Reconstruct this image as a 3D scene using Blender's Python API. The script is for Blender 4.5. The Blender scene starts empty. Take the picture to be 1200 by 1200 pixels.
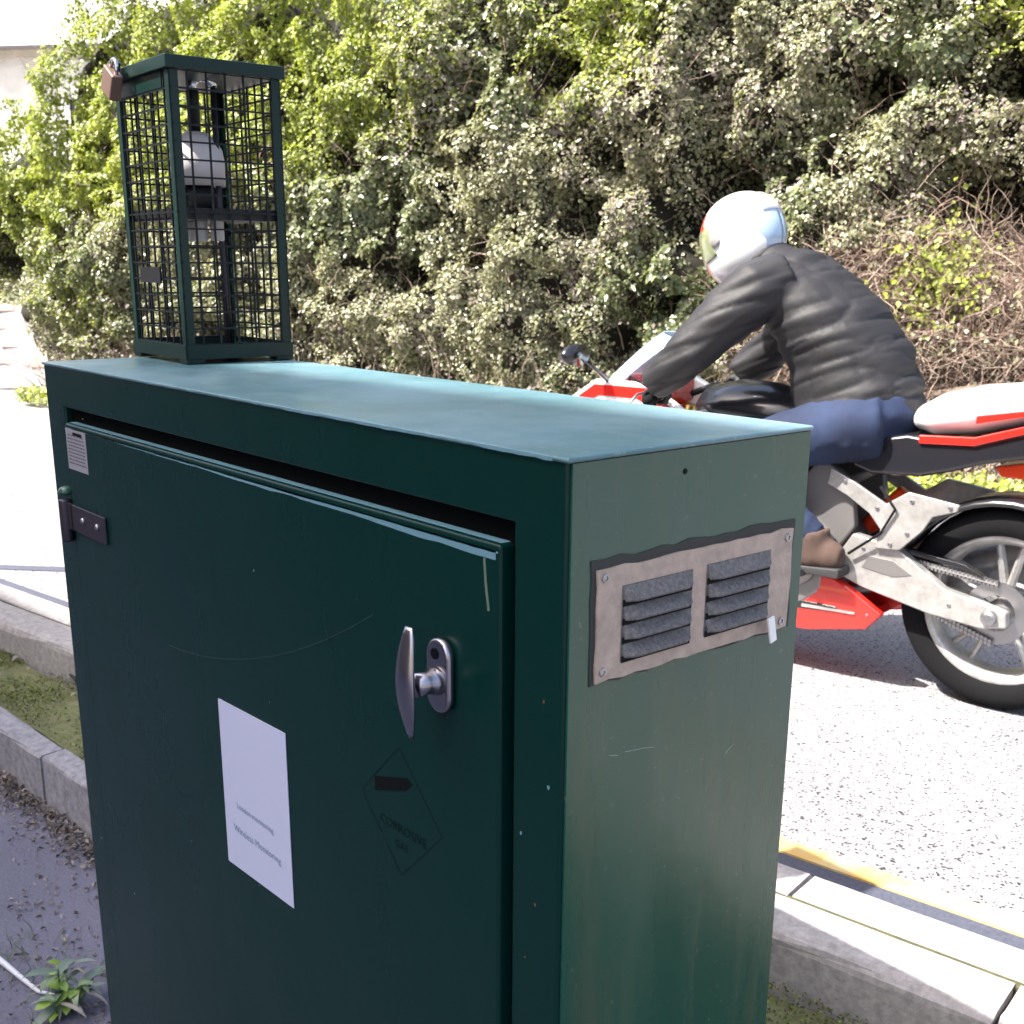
import bpy, math, random
import numpy as np
from mathutils import Vector, Matrix
random.seed(7); rng = np.random.default_rng(11)
SC = bpy.context.scene
COL = SC.collection
R = math.radians
# ------------------------------------------------------------------ camera
CAMLOC = Vector((1.8417, -0.6268, 0.1471))
RIGHT = Vector((0.64816, 0.76147, 0.00662)); UP = Vector((-0.21314, 0.17306, 0.96157)); FWD = Vector((-0.73106, 0.62467, -0.27447))
cd = bpy.data.cameras.new('camera'); cam = bpy.data.objects.new('camera', cd); COL.objects.link(cam)
mt = Matrix((RIGHT, UP, -FWD)).transposed().to_4x4(); mt.translation = CAMLOC; cam.matrix_world = mt
cd.sensor_width = 36; cd.lens = 40.88; cd.shift_y = 0.0833; cd.clip_start = 0.02; cd.clip_end = 600
cd.dof.use_dof = True; cd.dof.focus_distance = 1.35; cd.dof.aperture_fstop = 17
SC.camera = cam
# ------------------------------------------------------------------ world, sun, exposure
TS = Vector((-0.35, -0.9, 0)).normalized(); EL = R(52.3)
w = bpy.data.worlds.new('World'); SC.world = w; w.use_nodes = True
nt = w.node_tree; bg = nt.nodes['Background']; sky = nt.nodes.new('ShaderNodeTexSky'); sky.sky_type = 'NISHITA'
sky.sun_disc = False; sky.sun_elevation = EL; sky.sun_rotation = math.atan2(TS.x, TS.y); sky.altitude = 50; sky.dust_density = 6
nt.links.new(sky.outputs[0], bg.inputs[0]); bg.inputs[1].default_value = 0.13
sl = bpy.data.lights.new('sun', 'SUN'); sl.energy = 5; sl.angle = R(0.53); sl.color = (1, .95, .87)
sun = bpy.data.objects.new('sun', sl); COL.objects.link(sun)
sd = Vector((TS.x*math.cos(EL), TS.y*math.cos(EL), math.sin(EL)))
sun.rotation_euler = sd.to_track_quat('Z', 'Y').to_euler()
SC.view_settings.view_transform = 'Standard'; SC.view_settings.look = 'None'; SC.view_settings.gamma = 1
SC.view_settings.use_curve_mapping = False; SC.view_settings.exposure = 1.75
# ------------------------------------------------------------------ levels
ZK = -1.05; ZR = -1.15; ZB = -1.17; ZP = -1.30
TH = R(9.3); D = Vector((math.cos(TH), math.sin(TH), 0)); N = Vector((-math.sin(TH), math.cos(TH), 0))
def rd(s, n, z): return D*s + N*n + Vector((0, 0, z))
# ------------------------------------------------------------------ helpers
def link(o, parent=None, label=None, cat=None, group=None, kind=None):
    if o.name not in COL.objects: COL.objects.link(o)
    if parent: o.parent = parent
    if label: o['label'] = label
    if cat: o['category'] = cat
    if group: o['group'] = group
    if kind: o['kind'] = kind
    return o
def empty(name, loc=(0, 0, 0), rz=0, **k):
    o = bpy.data.objects.new(name, None); o.location = loc; o.rotation_euler = (0, 0, rz); o.empty_display_size = .1
    return link(o, **k)
class MB:
    def __init__(s): s.v = []; s.f = []
    def add(s, vs, fs):
        b = len(s.v); s.v += [tuple(v) for v in vs]; s.f += [tuple(b+i for i in f) for f in fs]; return s
    def box(s, x0, x1, y0, y1, z0, z1, M=None):
        vs = [Vector((x, y, z)) for z in (z0, z1) for y in (y0, y1) for x in (x0, x1)]
        if M: vs = [M @ v for v in vs]
        return s.add(vs, [(0, 2, 3, 1), (4, 5, 7, 6), (0, 1, 5, 4), (2, 6, 7, 3), (0, 4, 6, 2), (1, 3, 7, 5)])
    def tube(s, pts, r, n=8, cap=True):
        pts = [Vector(p) for p in pts]; rs = r if isinstance(r, (list, tuple)) else [r]*len(pts)
        rings = []; ref = None
        for i, p in enumerate(pts):
            t = (pts[min(i+1, len(pts)-1)]-pts[max(i-1, 0)]).normalized()
            if ref is None: ref = t.orthogonal().normalized()
            a = (ref - t*ref.dot(t)); a = a.normalized() if a.length > 1e-6 else t.orthogonal().normalized(); ref = a; b = t.cross(a)
            rings.append([p+(a*math.cos(2*math.pi*k/n)+b*math.sin(2*math.pi*k/n))*rs[i] for k in range(n)])
        vs = [v for ring in rings for v in ring]; fs = []
        for i in range(len(pts)-1):
            for k in range(n): k2 = (k+1) % n; fs.append((i*n+k, i*n+k2, (i+1)*n+k2, (i+1)*n+k))
        if cap: fs += [tuple(reversed(range(n))), tuple((len(pts)-1)*n+k for k in range(n))]
        return s.add(vs, fs)
    def loft(s, secs, n=20):
        """secs: (center, axis_u, axis_v, ru, rv) closed ellipse sections"""
        vs = []; fs = []
        for c, u, v, ru, rv in secs:
            c = Vector(c); u = Vector(u).normalized(); v = Vector(v).normalized()
            vs += [c+u*ru*math.cos(2*math.pi*k/n)+v*rv*math.sin(2*math.pi*k/n) for k in range(n)]
        for i in range(len(secs)-1):
            for k in range(n): k2 = (k+1) % n; fs.append((i*n+k, i*n+k2, (i+1)*n+k2, (i+1)*n+k))
        fs += [tuple(reversed(range(n))), tuple((len(secs)-1)*n+k for k in range(n))]
        return s.add(vs, fs)
    def lathe(s, prof, n=32, M=None, closed=False):
        """prof: (r,h) about Z, or transformed by M"""
        vs = []; fs = []
        for r, h in prof:
            for k in range(n):
                a = 2*math.pi*k/n; v = Vector((r*math.cos(a), r*math.sin(a), h)); vs.append(M @ v if M else v)
        m = len(prof)
        for i in range(m if closed else m-1):
            j = (i+1) % m
            for k in range(n): k2 = (k+1) % n; fs.append((i*n+k, i*n+k2, j*n+k2, j*n+k))
        if not closed:
            fs += [tuple(reversed(range(n))), tuple((m-1)*n+k for k in range(n))]
        return s.add(vs, fs)
    def prism(s, out, t0, t1, M=None):
        """out: (x,z) outline, thickness along y t0..t1"""
        n = len(out); vs = [Vector((x, t0, z)) for x, z in out]+[Vector((x, t1, z)) for x, z in out]
        if M: vs = [M @ v for v in vs]
        fs = [tuple(range(n)), tuple(reversed(range(n, 2*n)))]+[(k, n+k, n+(k+1) % n, (k+1) % n) for k in range(n)]
        return s.add(vs, fs)
    def build(s, name, mat, parent=None, smooth=False, bev=0, seg=2, sub=0, **k):
        me = bpy.data.meshes.new(name); me.from_pydata(s.v, [], s.f); me.update()
        import bmesh
        bm = bmesh.new(); bm.from_mesh(me); bmesh.ops.recalc_face_normals(bm, faces=bm.faces); bm.to_mesh(me); bm.free()
        me.materials.append(mat)
        o = bpy.data.objects.new(name, me)
        if smooth: me.shade_smooth()
        link(o, parent, **k)
        if bev:
            b = o.modifiers.new('bevel', 'BEVEL'); b.width = bev; b.segments = seg; b.limit_method = 'ANGLE'; b.angle_limit = R(40)
            me.shade_smooth(); wn = o.modifiers.new('wn', 'WEIGHTED_NORMAL'); wn.keep_sharp = False
        if sub:
            b = o.modifiers.new('sub', 'SUBSURF'); b.levels = sub; b.render_levels = sub; me.shade_smooth()
        return o
def fuse(mb, name, mat, parent, vox=.014, smooth=6, disp=None, sub=0, **k):
    """union of closed shapes into one continuous skin"""
    me = bpy.data.meshes.new('tmp'); me.from_pydata(mb.v, [], mb.f); o = bpy.data.objects.new('tmp', me); COL.objects.link(o)
    import bmesh
    bm = bmesh.new(); bm.from_mesh(me); bmesh.ops.recalc_face_normals(bm, faces=bm.faces); bm.to_mesh(me); bm.free()
    m = o.modifiers.new('r', 'REMESH'); m.mode = 'VOXEL'; m.voxel_size = vox
    m = o.modifiers.new('s', 'SMOOTH'); m.factor = .5; m.iterations = smooth
    dg = bpy.context.evaluated_depsgraph_get(); me2 = bpy.data.meshes.new_from_object(o.evaluated_get(dg))
    bpy.data.objects.remove(o)
    if disp:
        nv = len(me2.vertices); co = np.empty(nv*3); me2.vertices.foreach_get('co', co); co = co.reshape(-1, 3)
        no = np.empty(nv*3); me2.vertices.foreach_get('normal', no); no = no.reshape(-1, 3)
        co = co + no*disp(co)[:, None]; me2.vertices.foreach_set('co', co.ravel()); me2.update()
    me2.name = name; me2.materials.clear(); me2.materials.append(mat); me2.shade_smooth()
    o = bpy.data.objects.new(name, me2); return link(o, parent, **k)
def dup(o, parent=None, loc=None, rz=None, label=None):
    c = o.copy(); COL.objects.link(c)
    if parent: c.parent = parent
    if loc is not None: c.location = loc
    if rz is not None: c.rotation_euler.z = rz
    if label: c['label'] = label
    return c
# ---- value noise
_g = rng.random((64, 64, 64))
def vn(p, sc, seed=0):
    q = np.asarray(p, float)*sc + seed*7.31 + 100; i = np.floor(q).astype(int); f = q-i; f = f*f*(3-2*f); i = i % 63; r = 0
    for dx in (0, 1):
        for dy in (0, 1):
            for dz in (0, 1):
                wgt = (f[:, 0] if dx else 1-f[:, 0])*(f[:, 1] if dy else 1-f[:, 1])*(f[:, 2] if dz else 1-f[:, 2])
                r = r + wgt*_g[i[:, 0]+dx, i[:, 1]+dy, i[:, 2]+dz]
    return r
# ---- materials
def mat(name, col=(.5, .5, .5), rough=.5, metal=0, spec=.5, coat=0):
    m = bpy.data.materials.new(name); m.use_nodes = True; b = m.node_tree.nodes['Principled BSDF']
    b.inputs['Base Color'].default_value = (*col, 1); b.inputs['Roughness'].default_value = rough; b.inputs['Metallic'].default_value = metal
    b.inputs['Specular IOR Level'].default_value = spec; b.inputs['Coat Weight'].default_value = coat
    return m
class G:
    def __init__(s, m): s.t = m.node_tree; s.b = s.t.nodes['Principled BSDF']
    def n(s, typ, **kw):
        nd = s.t.nodes.new(typ)
        for k, v in kw.items():
            if k in nd.inputs: nd.inputs[k].default_value = v
            else: setattr(nd, k, v)
        return nd
    def l(s, a, b): s.t.links.new(a, b)
    def coord(s, scale=(1, 1, 1), kind='Object'):
        c = s.n('ShaderNodeTexCoord'); m = s.n('ShaderNodeMapping'); m.inputs['Scale'].default_value = scale; s.l(c.outputs[kind], m.inputs[0]); return m.outputs[0]
    def noise(s, scale, co, detail=4, rough=.55, dist=0):
        x = s.n('ShaderNodeTexNoise'); x.inputs['Scale'].default_value = scale; x.inputs['Detail'].default_value = detail; x.inputs['Roughness'].default_value = rough; x.inputs['Distortion'].default_value = dist
        s.l(co, x.inputs['Vector']); return x.outputs['Fac']
    def ramp(s, fac, stops):
        r = s.n('ShaderNodeValToRGB'); e = r.color_ramp.elements
        while len(e) < len(stops): e.new(.5)
        for i, (p, c) in enumerate(stops): e[i].position = p; e[i].color = (*c, 1) if len(c) == 3 else c
        s.l(fac, r.inputs[0]); return r.outputs[0]
    def mix(s, fac, a, b, blend='MIX'):
        m = s.n('ShaderNodeMix', data_type='RGBA', blend_type=blend)
        for inp, v in ((m.inputs[0], fac), (m.inputs[6], a), (m.inputs[7], b)):
            if isinstance(v, (int, float)): inp.default_value = v
            elif isinstance(v, tuple): inp.default_value = (*v, 1)
            else: s.l(v, inp)
        return m.outputs[2]
    def math(s, op, a, b=0.0):
        m = s.n('ShaderNodeMath', operation=op)
        for inp, v in ((m.inputs[0], a), (m.inputs[1], b)):
            if isinstance(v, (int, float)): inp.default_value = v
            else: s.l(v, inp)
        return m.outputs[0]
    def bump(s, h, strength=.3, dist=.01):
        b = s.n('ShaderNodeBump'); b.inputs['Strength'].default_value = strength; b.inputs['Distance'].default_value = dist; s.l(h, b.inputs['Height']); s.l(b.outputs[0], s.b.inputs['Normal'])
BW = lambda v: (v, v, v)
def m_paint(name, base, dusty, rough=.25, dust=.3, streak=True):
    m = mat(name, base, rough); g = G(m); co = g.coord(); 
    f = g.noise(3, g.coord((1, 1, .25) if streak else (1, 1, 1)), 6, .6); fine = g.noise(60, co, 3)
    fac = g.ramp(f, [(.35, BW(0)), (.8, BW(dust))]); c = g.mix(fac, base, dusty)
    sp = g.ramp(g.noise(220, co, 2), [(.70, BW(0)), (.74, BW(.5))]); c = g.mix(sp, c, dusty)
    g.l(c, g.b.inputs['Base Color'])
    r = g.ramp(f, [(.3, BW(rough)), (.8, BW(min(1, rough+.2)))]); g.l(r, g.b.inputs['Roughness'])
    g.bump(g.noise(14, co, 3), .12, .004); return m
M = {}
M['green'] = m_paint('green_paint', (.0003, .0175, .0155), (.003, .026, .022), .2, .15); M['green'].node_tree.nodes['Principled BSDF'].inputs['Specular IOR Level'].default_value = .22
m = M['green_side'] = mat('green_paint_weathered', (.004, .04, .03), .26); g = G(m); co = g.coord()
st = g.noise(1, g.coord((13, 13, 1.3)), 5, .6); c_ = g.mix(g.ramp(st, [(.40, BW(0)), (.8, BW(.4))]), (.003, .055, .040), (.03, .085, .062))
c_ = g.mix(g.ramp(g.noise(1, g.coord((16, 16, 2.2)), 4, .65), [(.52, BW(0)), (.78, BW(.45))]), c_, (.10, .085, .05))
c_ = g.mix(g.ramp(g.noise(150, co, 3), [(.66, BW(0)), (.74, BW(.35))]), c_, (.16, .17, .13)); g.l(c_, g.b.inputs['Base Color'])
g.l(g.ramp(st, [(.35, BW(.2)), (.75, BW(.42))]), g.b.inputs['Roughness']); g.bump(g.noise(9, co, 3), .15, .006)
m = M['green_top'] = mat('green_paint_skylit', (.085, .2, .25), .4); g = G(m); co = g.coord()  # lighter, bluer than the sides: sky light painted in, over weathered mottling
c_ = g.mix(g.ramp(g.noise(3.2, co, 7, .62), [(.38, BW(0)), (.7, BW(1))]), (.055, .13, .15), (.17, .265, .31))
c_ = g.mix(g.ramp(g.noise(1, g.coord((4, 40, 4)), 4, .7), [(.5, BW(0)), (.75, BW(.5))]), c_, (.06, .15, .17))
c_ = g.mix(g.ramp(g.noise(120, co, 4, .7), [(.60, BW(0)), (.70, BW(.55))]), c_, (.30, .34, .33)); g.l(c_, g.b.inputs['Base Color'])
g.l(g.ramp(g.noise(5, co, 5), [(.35, BW(.28)), (.7, BW(.55))]), g.b.inputs['Roughness']); g.bump(g.noise(4, co, 3), .25, .006)
M['green_cage'] = m_paint('cage_green', (.0006, .012, .010), (.004, .026, .022), .35, .3); M['green_cage'].node_tree.nodes['Principled BSDF'].inputs['Specular IOR Level'].default_value = .3
M['innerblack'] = mat('gap_shade_black', (.0015, .0018, .002), 1, 0, .05)  # black for the shade painted into the door gap
M['wire'] = mat('dark_wire', (.003, .005, .006), .5, 0, .25)
M['glint_chip'] = mat('edge_glint_wear', (.10, .21, .27), .45)  # light blue of the painted edge highlights, shared with small paint chips
M['dark'] = mat('dark_metal', (.005, .006, .008), .5, 0, .3)
M['chrome'] = mat('chrome', (.62, .62, .66), .2, 1)
M['dull_chrome'] = mat('dull_chrome', (.34, .33, .37), .26, 1)
M['steel'] = mat('steel', (.35, .35, .37), .4, 1)
M['hinge'] = mat('hinge_metal', (.035, .03, .045), .45, .5)
M['white'] = mat('white_plastic', (.75, .76, .78), .4); M['offwhite'] = mat('grimy_white_plastic', (.48, .45, .46), .5)
M['paper'] = mat('paper', (.40, .43, .60), .6)
M['ink'] = mat('ink', (.11, .19, .28), .7)
M['black_ink'] = mat('black_print', (.0006, .002, .003), .7, 0, .15)
M['faint'] = mat('faint_print', (.0002, .007, .0065), .5, 0, .2)
M['label'] = mat('grey_label', (.22, .22, .26), .45)
M['brass'] = mat('padlock_brown', (.16, .10, .08), .45, .4)
m = M['vent'] = mat('vent_plate', (.42, .34, .31), .55, .1); g = G(m); co = g.coord()
g.l(g.mix(g.ramp(g.noise(45, co, 5, .7), [(.35, BW(0)), (.75, BW(1))]), (.44, .34, .29), (.24, .20, .17)), g.b.inputs['Base Color']); g.bump(g.noise(160, co, 3), .3, .002)
m = M['louvre'] = mat('dusty_louvre', (.16, .16, .20), .7); g = G(m); co = g.coord()
g.l(g.mix(g.ramp(g.noise(260, co, 4, .8), [(.4, BW(0)), (.65, BW(1))]), (.075, .072, .074), (.155, .148, .15)), g.b.inputs['Base Color']); g.bump(g.noise(300, co, 3), .5, .002)
M['seal'] = mat('sealant', (.03, .032, .03), .8)
def m_ground(name, a, b, sc=90, bumps=.5, rough=.9, chips=None, bd=.004):
    m = mat(name, a, rough); g = G(m); co = g.coord()
    f = g.noise(sc, co, 5, .7); c = g.mix(g.ramp(f, [(.35, BW(0)), (.68, BW(1))]), a, b)
    big = g.ramp(g.noise(1.3, co, 4), [(.3, BW(.78)), (.7, BW(1.1))]); c = g.mix(1.0, c, big, 'MULTIPLY')
    if chips:
        v = g.n('ShaderNodeTexVoronoi'); v.inputs['Scale'].default_value = chips[0]; g.l(co, v.inputs['Vector'])
        n2 = g.noise(chips[0]*.45, co, 2); dd = g.math('ADD', v.outputs['Distance'], g.math('MULTIPLY', n2, 1.1))
        k = g.ramp(dd, [(chips[1], BW(1)), (chips[1]+.07, BW(0))]); c = g.mix(k, c, chips[2]); f = g.math('SUBTRACT', f, g.math('MULTIPLY', k, .8))
    g.l(c, g.b.inputs['Base Color']); g.bump(f, bumps, bd); return m
M['road'] = m_ground('chipped_asphalt_road', (.19, .185, .20), (.36, .35, .36), 95, .9, .85, (95, .74, (.02, .02, .028)), .007)
M['gutter'] = m_ground('kerb_shadow_asphalt', (.045, .05, .075), (.075, .08, .11), 90)  # dark blue grey of the painted kerb shadow, reused for the thin road line
M['pave'] = m_ground('pavement_asphalt', (.085, .085, .12), (.14, .14, .19), 140, .7)
M['ground'] = m_ground('dry_earth', (.17, .14, .10), (.26, .22, .16), 20)
M['kerb'] = m_ground('concrete_kerb', (.25, .235, .23), (.42, .39, .38), 45, .6, .9, (60, .46, (.10, .09, .08)), .003)
M['kerb_old'] = m_ground('old_kerb', (.17, .165, .185), (.33, .32, .35), 35, .7, .9, (40, .48, (.07, .07, .07)), .004)
M['moss'] = m_ground('mossy_soil', (.10, .12, .035), (.17, .16, .09), 30, .9, .95, None, .02)
M['mossgreen'] = m_ground('moss_joint', (.03, .034, .012), (.09, .085, .035), 25)
m = M['yellow'] = mat('yellow_paint', (.75, .46, .05), .7); g = G(m); co = g.coord()
g.l(g.mix(g.ramp(g.noise(2.2, co, 5, .6), [(.42, BW(0)), (.54, BW(1))]), (.46, .24, .025), (.42, .34, .17)), g.b.inputs['Base Color'])
def m_leaf(name, stops, rough=.42, trans=.25, tcol=None):
    m = mat(name, stops[0][1], rough); g = G(m); a = g.n('ShaderNodeAttribute', attribute_name='tint')
    c = g.ramp(a.outputs['Fac'], stops); g.l(c, g.b.inputs['Base Color']); g.b.inputs['Specular IOR Level'].default_value = .6
    tr = g.n('ShaderNodeBsdfTranslucent'); g.l(g.mix(1.0, c, tcol or (1.3, 1.3, .5), 'MULTIPLY'), tr.inputs[0])
    ms = g.n('ShaderNodeMixShader'); ms.inputs[0].default_value = trans; out = m.node_tree.nodes['Material Output']
    g.l(g.b.outputs[0], ms.inputs[1]); g.l(tr.outputs[0], ms.inputs[2]); g.l(ms.outputs[0], out.inputs[0]); return m
M['ivy'] = m_leaf('hedge_leaf', [(0, (.065, .075, .032)), (.35, (.165, .175, .095)), (.7, (.30, .295, .18)), (1, (.46, .44, .31))], .36)
M['glossy'] = m_leaf('dark_glossy_leaf', [(0, (.045, .06, .025)), (.5, (.115, .14, .06)), (1, (.24, .27, .15))], .28)
M['lime'] = m_leaf('spring_leaf', [(0, (.13, .16, .03)), (.5, (.27, .33, .045)), (1, (.42, .46, .09))], .45, .4)
M['mossleaf'] = m_leaf('moss_leaf', [(0, (.05, .06, .015)), (.5, (.12, .13, .03)), (1, (.22, .30, .03))], .7, .2)
M['dryleaf'] = m_leaf('dry_leaf', [(0, (.06, .045, .04)), (.5, (.15, .12, .10)), (1, (.27, .24, .22))], .7, .1, (1, 1, 1))
M['weed'] = m_leaf('weed_leaf', [(0, (.10, .15, .12)), (.6, (.20, .26, .22)), (1, (.22, .34, .06))], .5, .2)
M['twig'] = m_leaf('dry_twig', [(0, (.12, .075, .055)), (.5, (.27, .19, .15)), (1, (.45, .36, .29))], .7, .05, (1, 1, 1))
M['innerdark'] = mat('inner_shade_dark', (.018, .016, .011), .95)  # near-black brown that paints the shade inside hedge and bush
M['bark'] = m_ground('bark', (.10, .075, .055), (.18, .14, .11), 40)

# ================================================================== setting
MB().add([(-300, -300, ZP-.06), (300, -300, ZP-.06), (300, 300, ZP-.06), (-300, 300, ZP-.06)], [(0, 1, 2, 3)]).build('ground', M['ground'], kind='structure')
def strip(name, m_, s0, s1, n0, n1, z, seg=1, depth=.25):
    mb = MB(); vs = []
    for k in range(seg+1):
        s = s0+(s1-s0)*k/seg; vs += [rd(s, n0, z), rd(s, n1, z)]
    for k in range(seg+1):
        s = s0+(s1-s0)*k/seg; vs += [rd(s, n0, z-depth), rd(s, n1, z-depth)]
    o = 2*(seg+1); fs = [(2*k, 2*k+2, 2*k+3, 2*k+1) for k in range(seg)]
    fs += [(2*k, o+2*k, o+2*k+2, 2*k+2) for k in range(seg)]+[(2*k+1, 2*k+3, o+2*k+3, o+2*k+1) for k in range(seg)]
    fs += [(0, 1, o+1, o), (2*seg, o+2*seg, o+2*seg+1, 2*seg+1)]
    mb.add(vs, fs); return mb.build(name, m_, kind='structure')
strip('road', M['road'], -90, 60, 1.145, 6.05, ZR, depth=.1)
strip('pavement', M['pave'], -60, 60, -7.0, .95, ZP, depth=.05)
strip('kerb_shadow_strip', M['gutter'], -60, 60, 1.147, 1.325, ZR+.004, depth=.003)  # dark sheet painting the kerb's shadow band on the road edge
strip('yellow_line', M['yellow'], -.6, 60, 1.33, 1.395, ZR+.006, depth=.005)
# thin dark strip across the road
tj = MB(); 
a0 = Vector((-3.40, .88, 0)); b0 = Vector((-3.2, 1.07, 0)); dj = (b0-a0).normalized(); pj_ = Vector((-dj.y, dj.x, 0))*.035
c0 = a0-dj*.3; c1 = a0+dj*.9
tj.add([(p.x, p.y, ZR+z) for z in (.004, .0005) for p in (c0-pj_, c1-pj_, c1+pj_, c0+pj_)], [(0, 1, 2, 3), (4, 7, 6, 5), (0, 4, 5, 1), (1, 5, 6, 2), (2, 6, 7, 3), (3, 7, 4, 0)])
tj.build('dark_road_line', M['gutter'], kind='structure')
# mossy bed between the kerb and the path edging, lumpy sheet
def bed():
    nx, ny = 240, 16; vs = []; fs = []
    P = np.array([[(-6+ (10.0)*i/nx), j/ny, 0] for i in range(nx+1) for j in range(ny+1)])
    hz = vn(P*[1, 1, 1], 6)*.035+vn(P*[1, .7, 1], 22)*.018
    for k, (s, t, _) in enumerate(P):
        p0 = Vector((s*math.cos(R(4)), .435+s*math.sin(R(4))*1.0+.035, 0)); p1 = rd(s, .872, 0); p = p0.lerp(p1, t)
        vs.append((p.x, p.y, ZB-.03+hz[k]))
    for i in range(nx):
        for j in range(ny): a = i*(ny+1)+j; fs.append((a, a+ny+1, a+ny+2, a+1))
    return MB().add(vs, fs).build('planting_bed', M['moss'], smooth=True, kind='structure')
bed()
# kerbs ------------------------------------------------------------
def stone_mb(L, W_, H, rr=.012, front=.02, seed=0):
    """box length x, width y (front at y=0), top z=0, rounded front/top edge with chips"""
    rnd = random.Random(seed); mb = MB(); nx = 9; prof = [(0, -H), (0, -front)]
    for k in range(1, 4): a = k/4*math.pi/2; prof.append((front-front*math.cos(a), -front+front*math.sin(a)))
    prof += [(front, 0), (W_-rr, 0), (W_, -rr), (W_, -H)]; vs = []; m_ = len(prof); fs = []
    for i in range(nx+1):
        x = L*i/nx
        for j, (y, z) in enumerate(prof):
            q = .004 if 1 <= j <= 5 else .0015
            vs.append((x+(rnd.uniform(-.002, .002) if i in (0, nx) else 0), y+rnd.uniform(0, q), z-rnd.uniform(0, q)))
    for i in range(nx):
        for j in range(m_): j2 = (j+1) % m_; fs.append((i*m_+j, (i+1)*m_+j, (i+1)*m_+j2, i*m_+j2))
    fs += [tuple(range(m_)), tuple(reversed(range(nx*m_, (nx+1)*m_)))]
    return mb.add(vs, fs)
kerb = empty('road_kerb', kind='structure'); kerb['label'] = 'double row of concrete kerb stones along the near road edge'
protos = [stone_mb(.905, .128, .22, .006, .03, sd_).build('kerb_stone', M['kerb'], kerb) for sd_ in (1, 2, 3)]
protob = [stone_mb(.905, .122, .22, .018, .006, sd_).build('kerb_stone', M['kerb'], kerb) for sd_ in (4, 5, 6)]
for row, (pr, n_, off) in enumerate(((protos, .88, .345), (protob, 1.018, -.10))):
    used = [False]*3
    for i in range(-9, 8):
        s0 = i*.915+off; k = i % 3
        o = pr[k] if not used[k] else dup(pr[k]); used[k] = True
        o.location = rd(s0, n_+random.uniform(-.003, .003), ZK+random.uniform(-.003, .003)); o.rotation_euler.z = TH+random.uniform(-.003, .003)
strip('kerb_joint_moss', M['mossgreen'], -8, 7, 1.0, 1.02, ZK-.006, 1, .1)
strip('kerb_bedding', M['seal'], -8.2, 7.2, .9, 1.13, ZK-.03, 1, .2)
edg = empty('path_edging', kind='structure'); edg['label'] = 'line of old concrete edging stones beside the footpath'
ps = [stone_mb(.6, .075, .22, .008, .012, sd_).build('edging_stone', M['kerb_old'], edg) for sd_ in (11, 12)]; used = [False]*2
for i in range(-9, 2):
    o = ps[i % 2] if not used[i % 2] else dup(ps[i % 2]); used[i % 2] = True
    s0 = i*.608; o.location = (s0*math.cos(R(4)), .385+s0*math.sin(R(4)), ZB+.022+random.uniform(-.004, .004)); o.rotation_euler.z = R(4)+random.uniform(-.008, .008)
far = empty('far_kerb', kind='structure')
fp = stone_mb(.905, .13, .2, .01, .02, 21).build('kerb_stone', M['kerb'], far)
for i in range(-17, 10):
    o = fp if i == -17 else dup(fp); o.location = rd(i*.915, 6.05, ZR+.05); o.rotation_euler.z = TH
strip('verge', M['ground'], -90, 60, 6.15, 60, ZR+.03, depth=.2)

# ================================================================== utility cabinet
W, DP, H = 1.176, .32, 1.30
cab = empty('utility_cabinet', (0, 0, ZP), label='dark green metal roadside cabinet with hinged door, chrome handle and side vent', cat='utility cabinet')
Z0 = -ZP  # top in local coords
def L(z): return z+Z0
ox0, ox1, oz0, oz1 = .072, 1.110, -1.22, -.062
sh = MB()
# front frame built as ring, recess behind it
t = .034
sh.box(0, ox0, 0, t, L(-H), L(-.002)); sh.box(ox1, W-.002, 0, t, L(-H), L(-.002)); sh.box(ox0, ox1, 0, t, L(oz1), L(-.002)); sh.box(ox0, ox1, 0, t, L(-H), L(oz0))
sh = MB()
out = [(0, -H), (W-.0015, -H), (W-.0015, -.0015), (0, -.0015)]; inn = [(ox0, oz0), (ox1, oz0), (ox1, oz1), (ox0, oz1)]
vs = [(x, 0, L(z)) for x, z in out]+[(x, 0, L(z)) for x, z in inn]+[(x, t, L(z)) for x, z in inn]+[(x, DP-.0015, L(z)) for x, z in out]
fs = [(k, (k+1) % 4, 4+(k+1) % 4, 4+k) for k in range(4)]+[(4+k, 4+(k+1) % 4, 8+(k+1) % 4, 8+k) for k in range(4)]+[(8, 9, 10, 11), (12, 13, 14, 15)]+[(k, (k+1) % 4, 12+(k+1) % 4, 12+k) for k in range(4)]
sh.add(vs, fs).build('body', M['green'], cab, bev=.0035, seg=3)
MB().box(W-.0015, W+.001, .004, DP-.002, L(-H), L(-.004)).build('side_panel', M['green_side'], cab, label='weathered green right side panel with streaks and scratches')
MB().box(-.001, W+.0025, -.0025, DP+.001, L(-.0035), L(.0012)).build('top_panel', M['green_top'], cab, bev=.002, label='blue green top sheet, sky light painted into its faded colour')
MB().box(ox0, ox1, .010, .0335, L(oz0), L(oz1)).build('gap_shade', M['innerblack'], cab)  # added black filler, paints the shade in the gap round the door
# door 
dx0, dx1, dz0, dz1 = .084, 1.099, -1.20, -.083
door = MB().box(dx0, dx1, -.006, .024, L(dz0), L(dz1)).build('door', M['green'], cab, bev=.004, seg=3)
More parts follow.
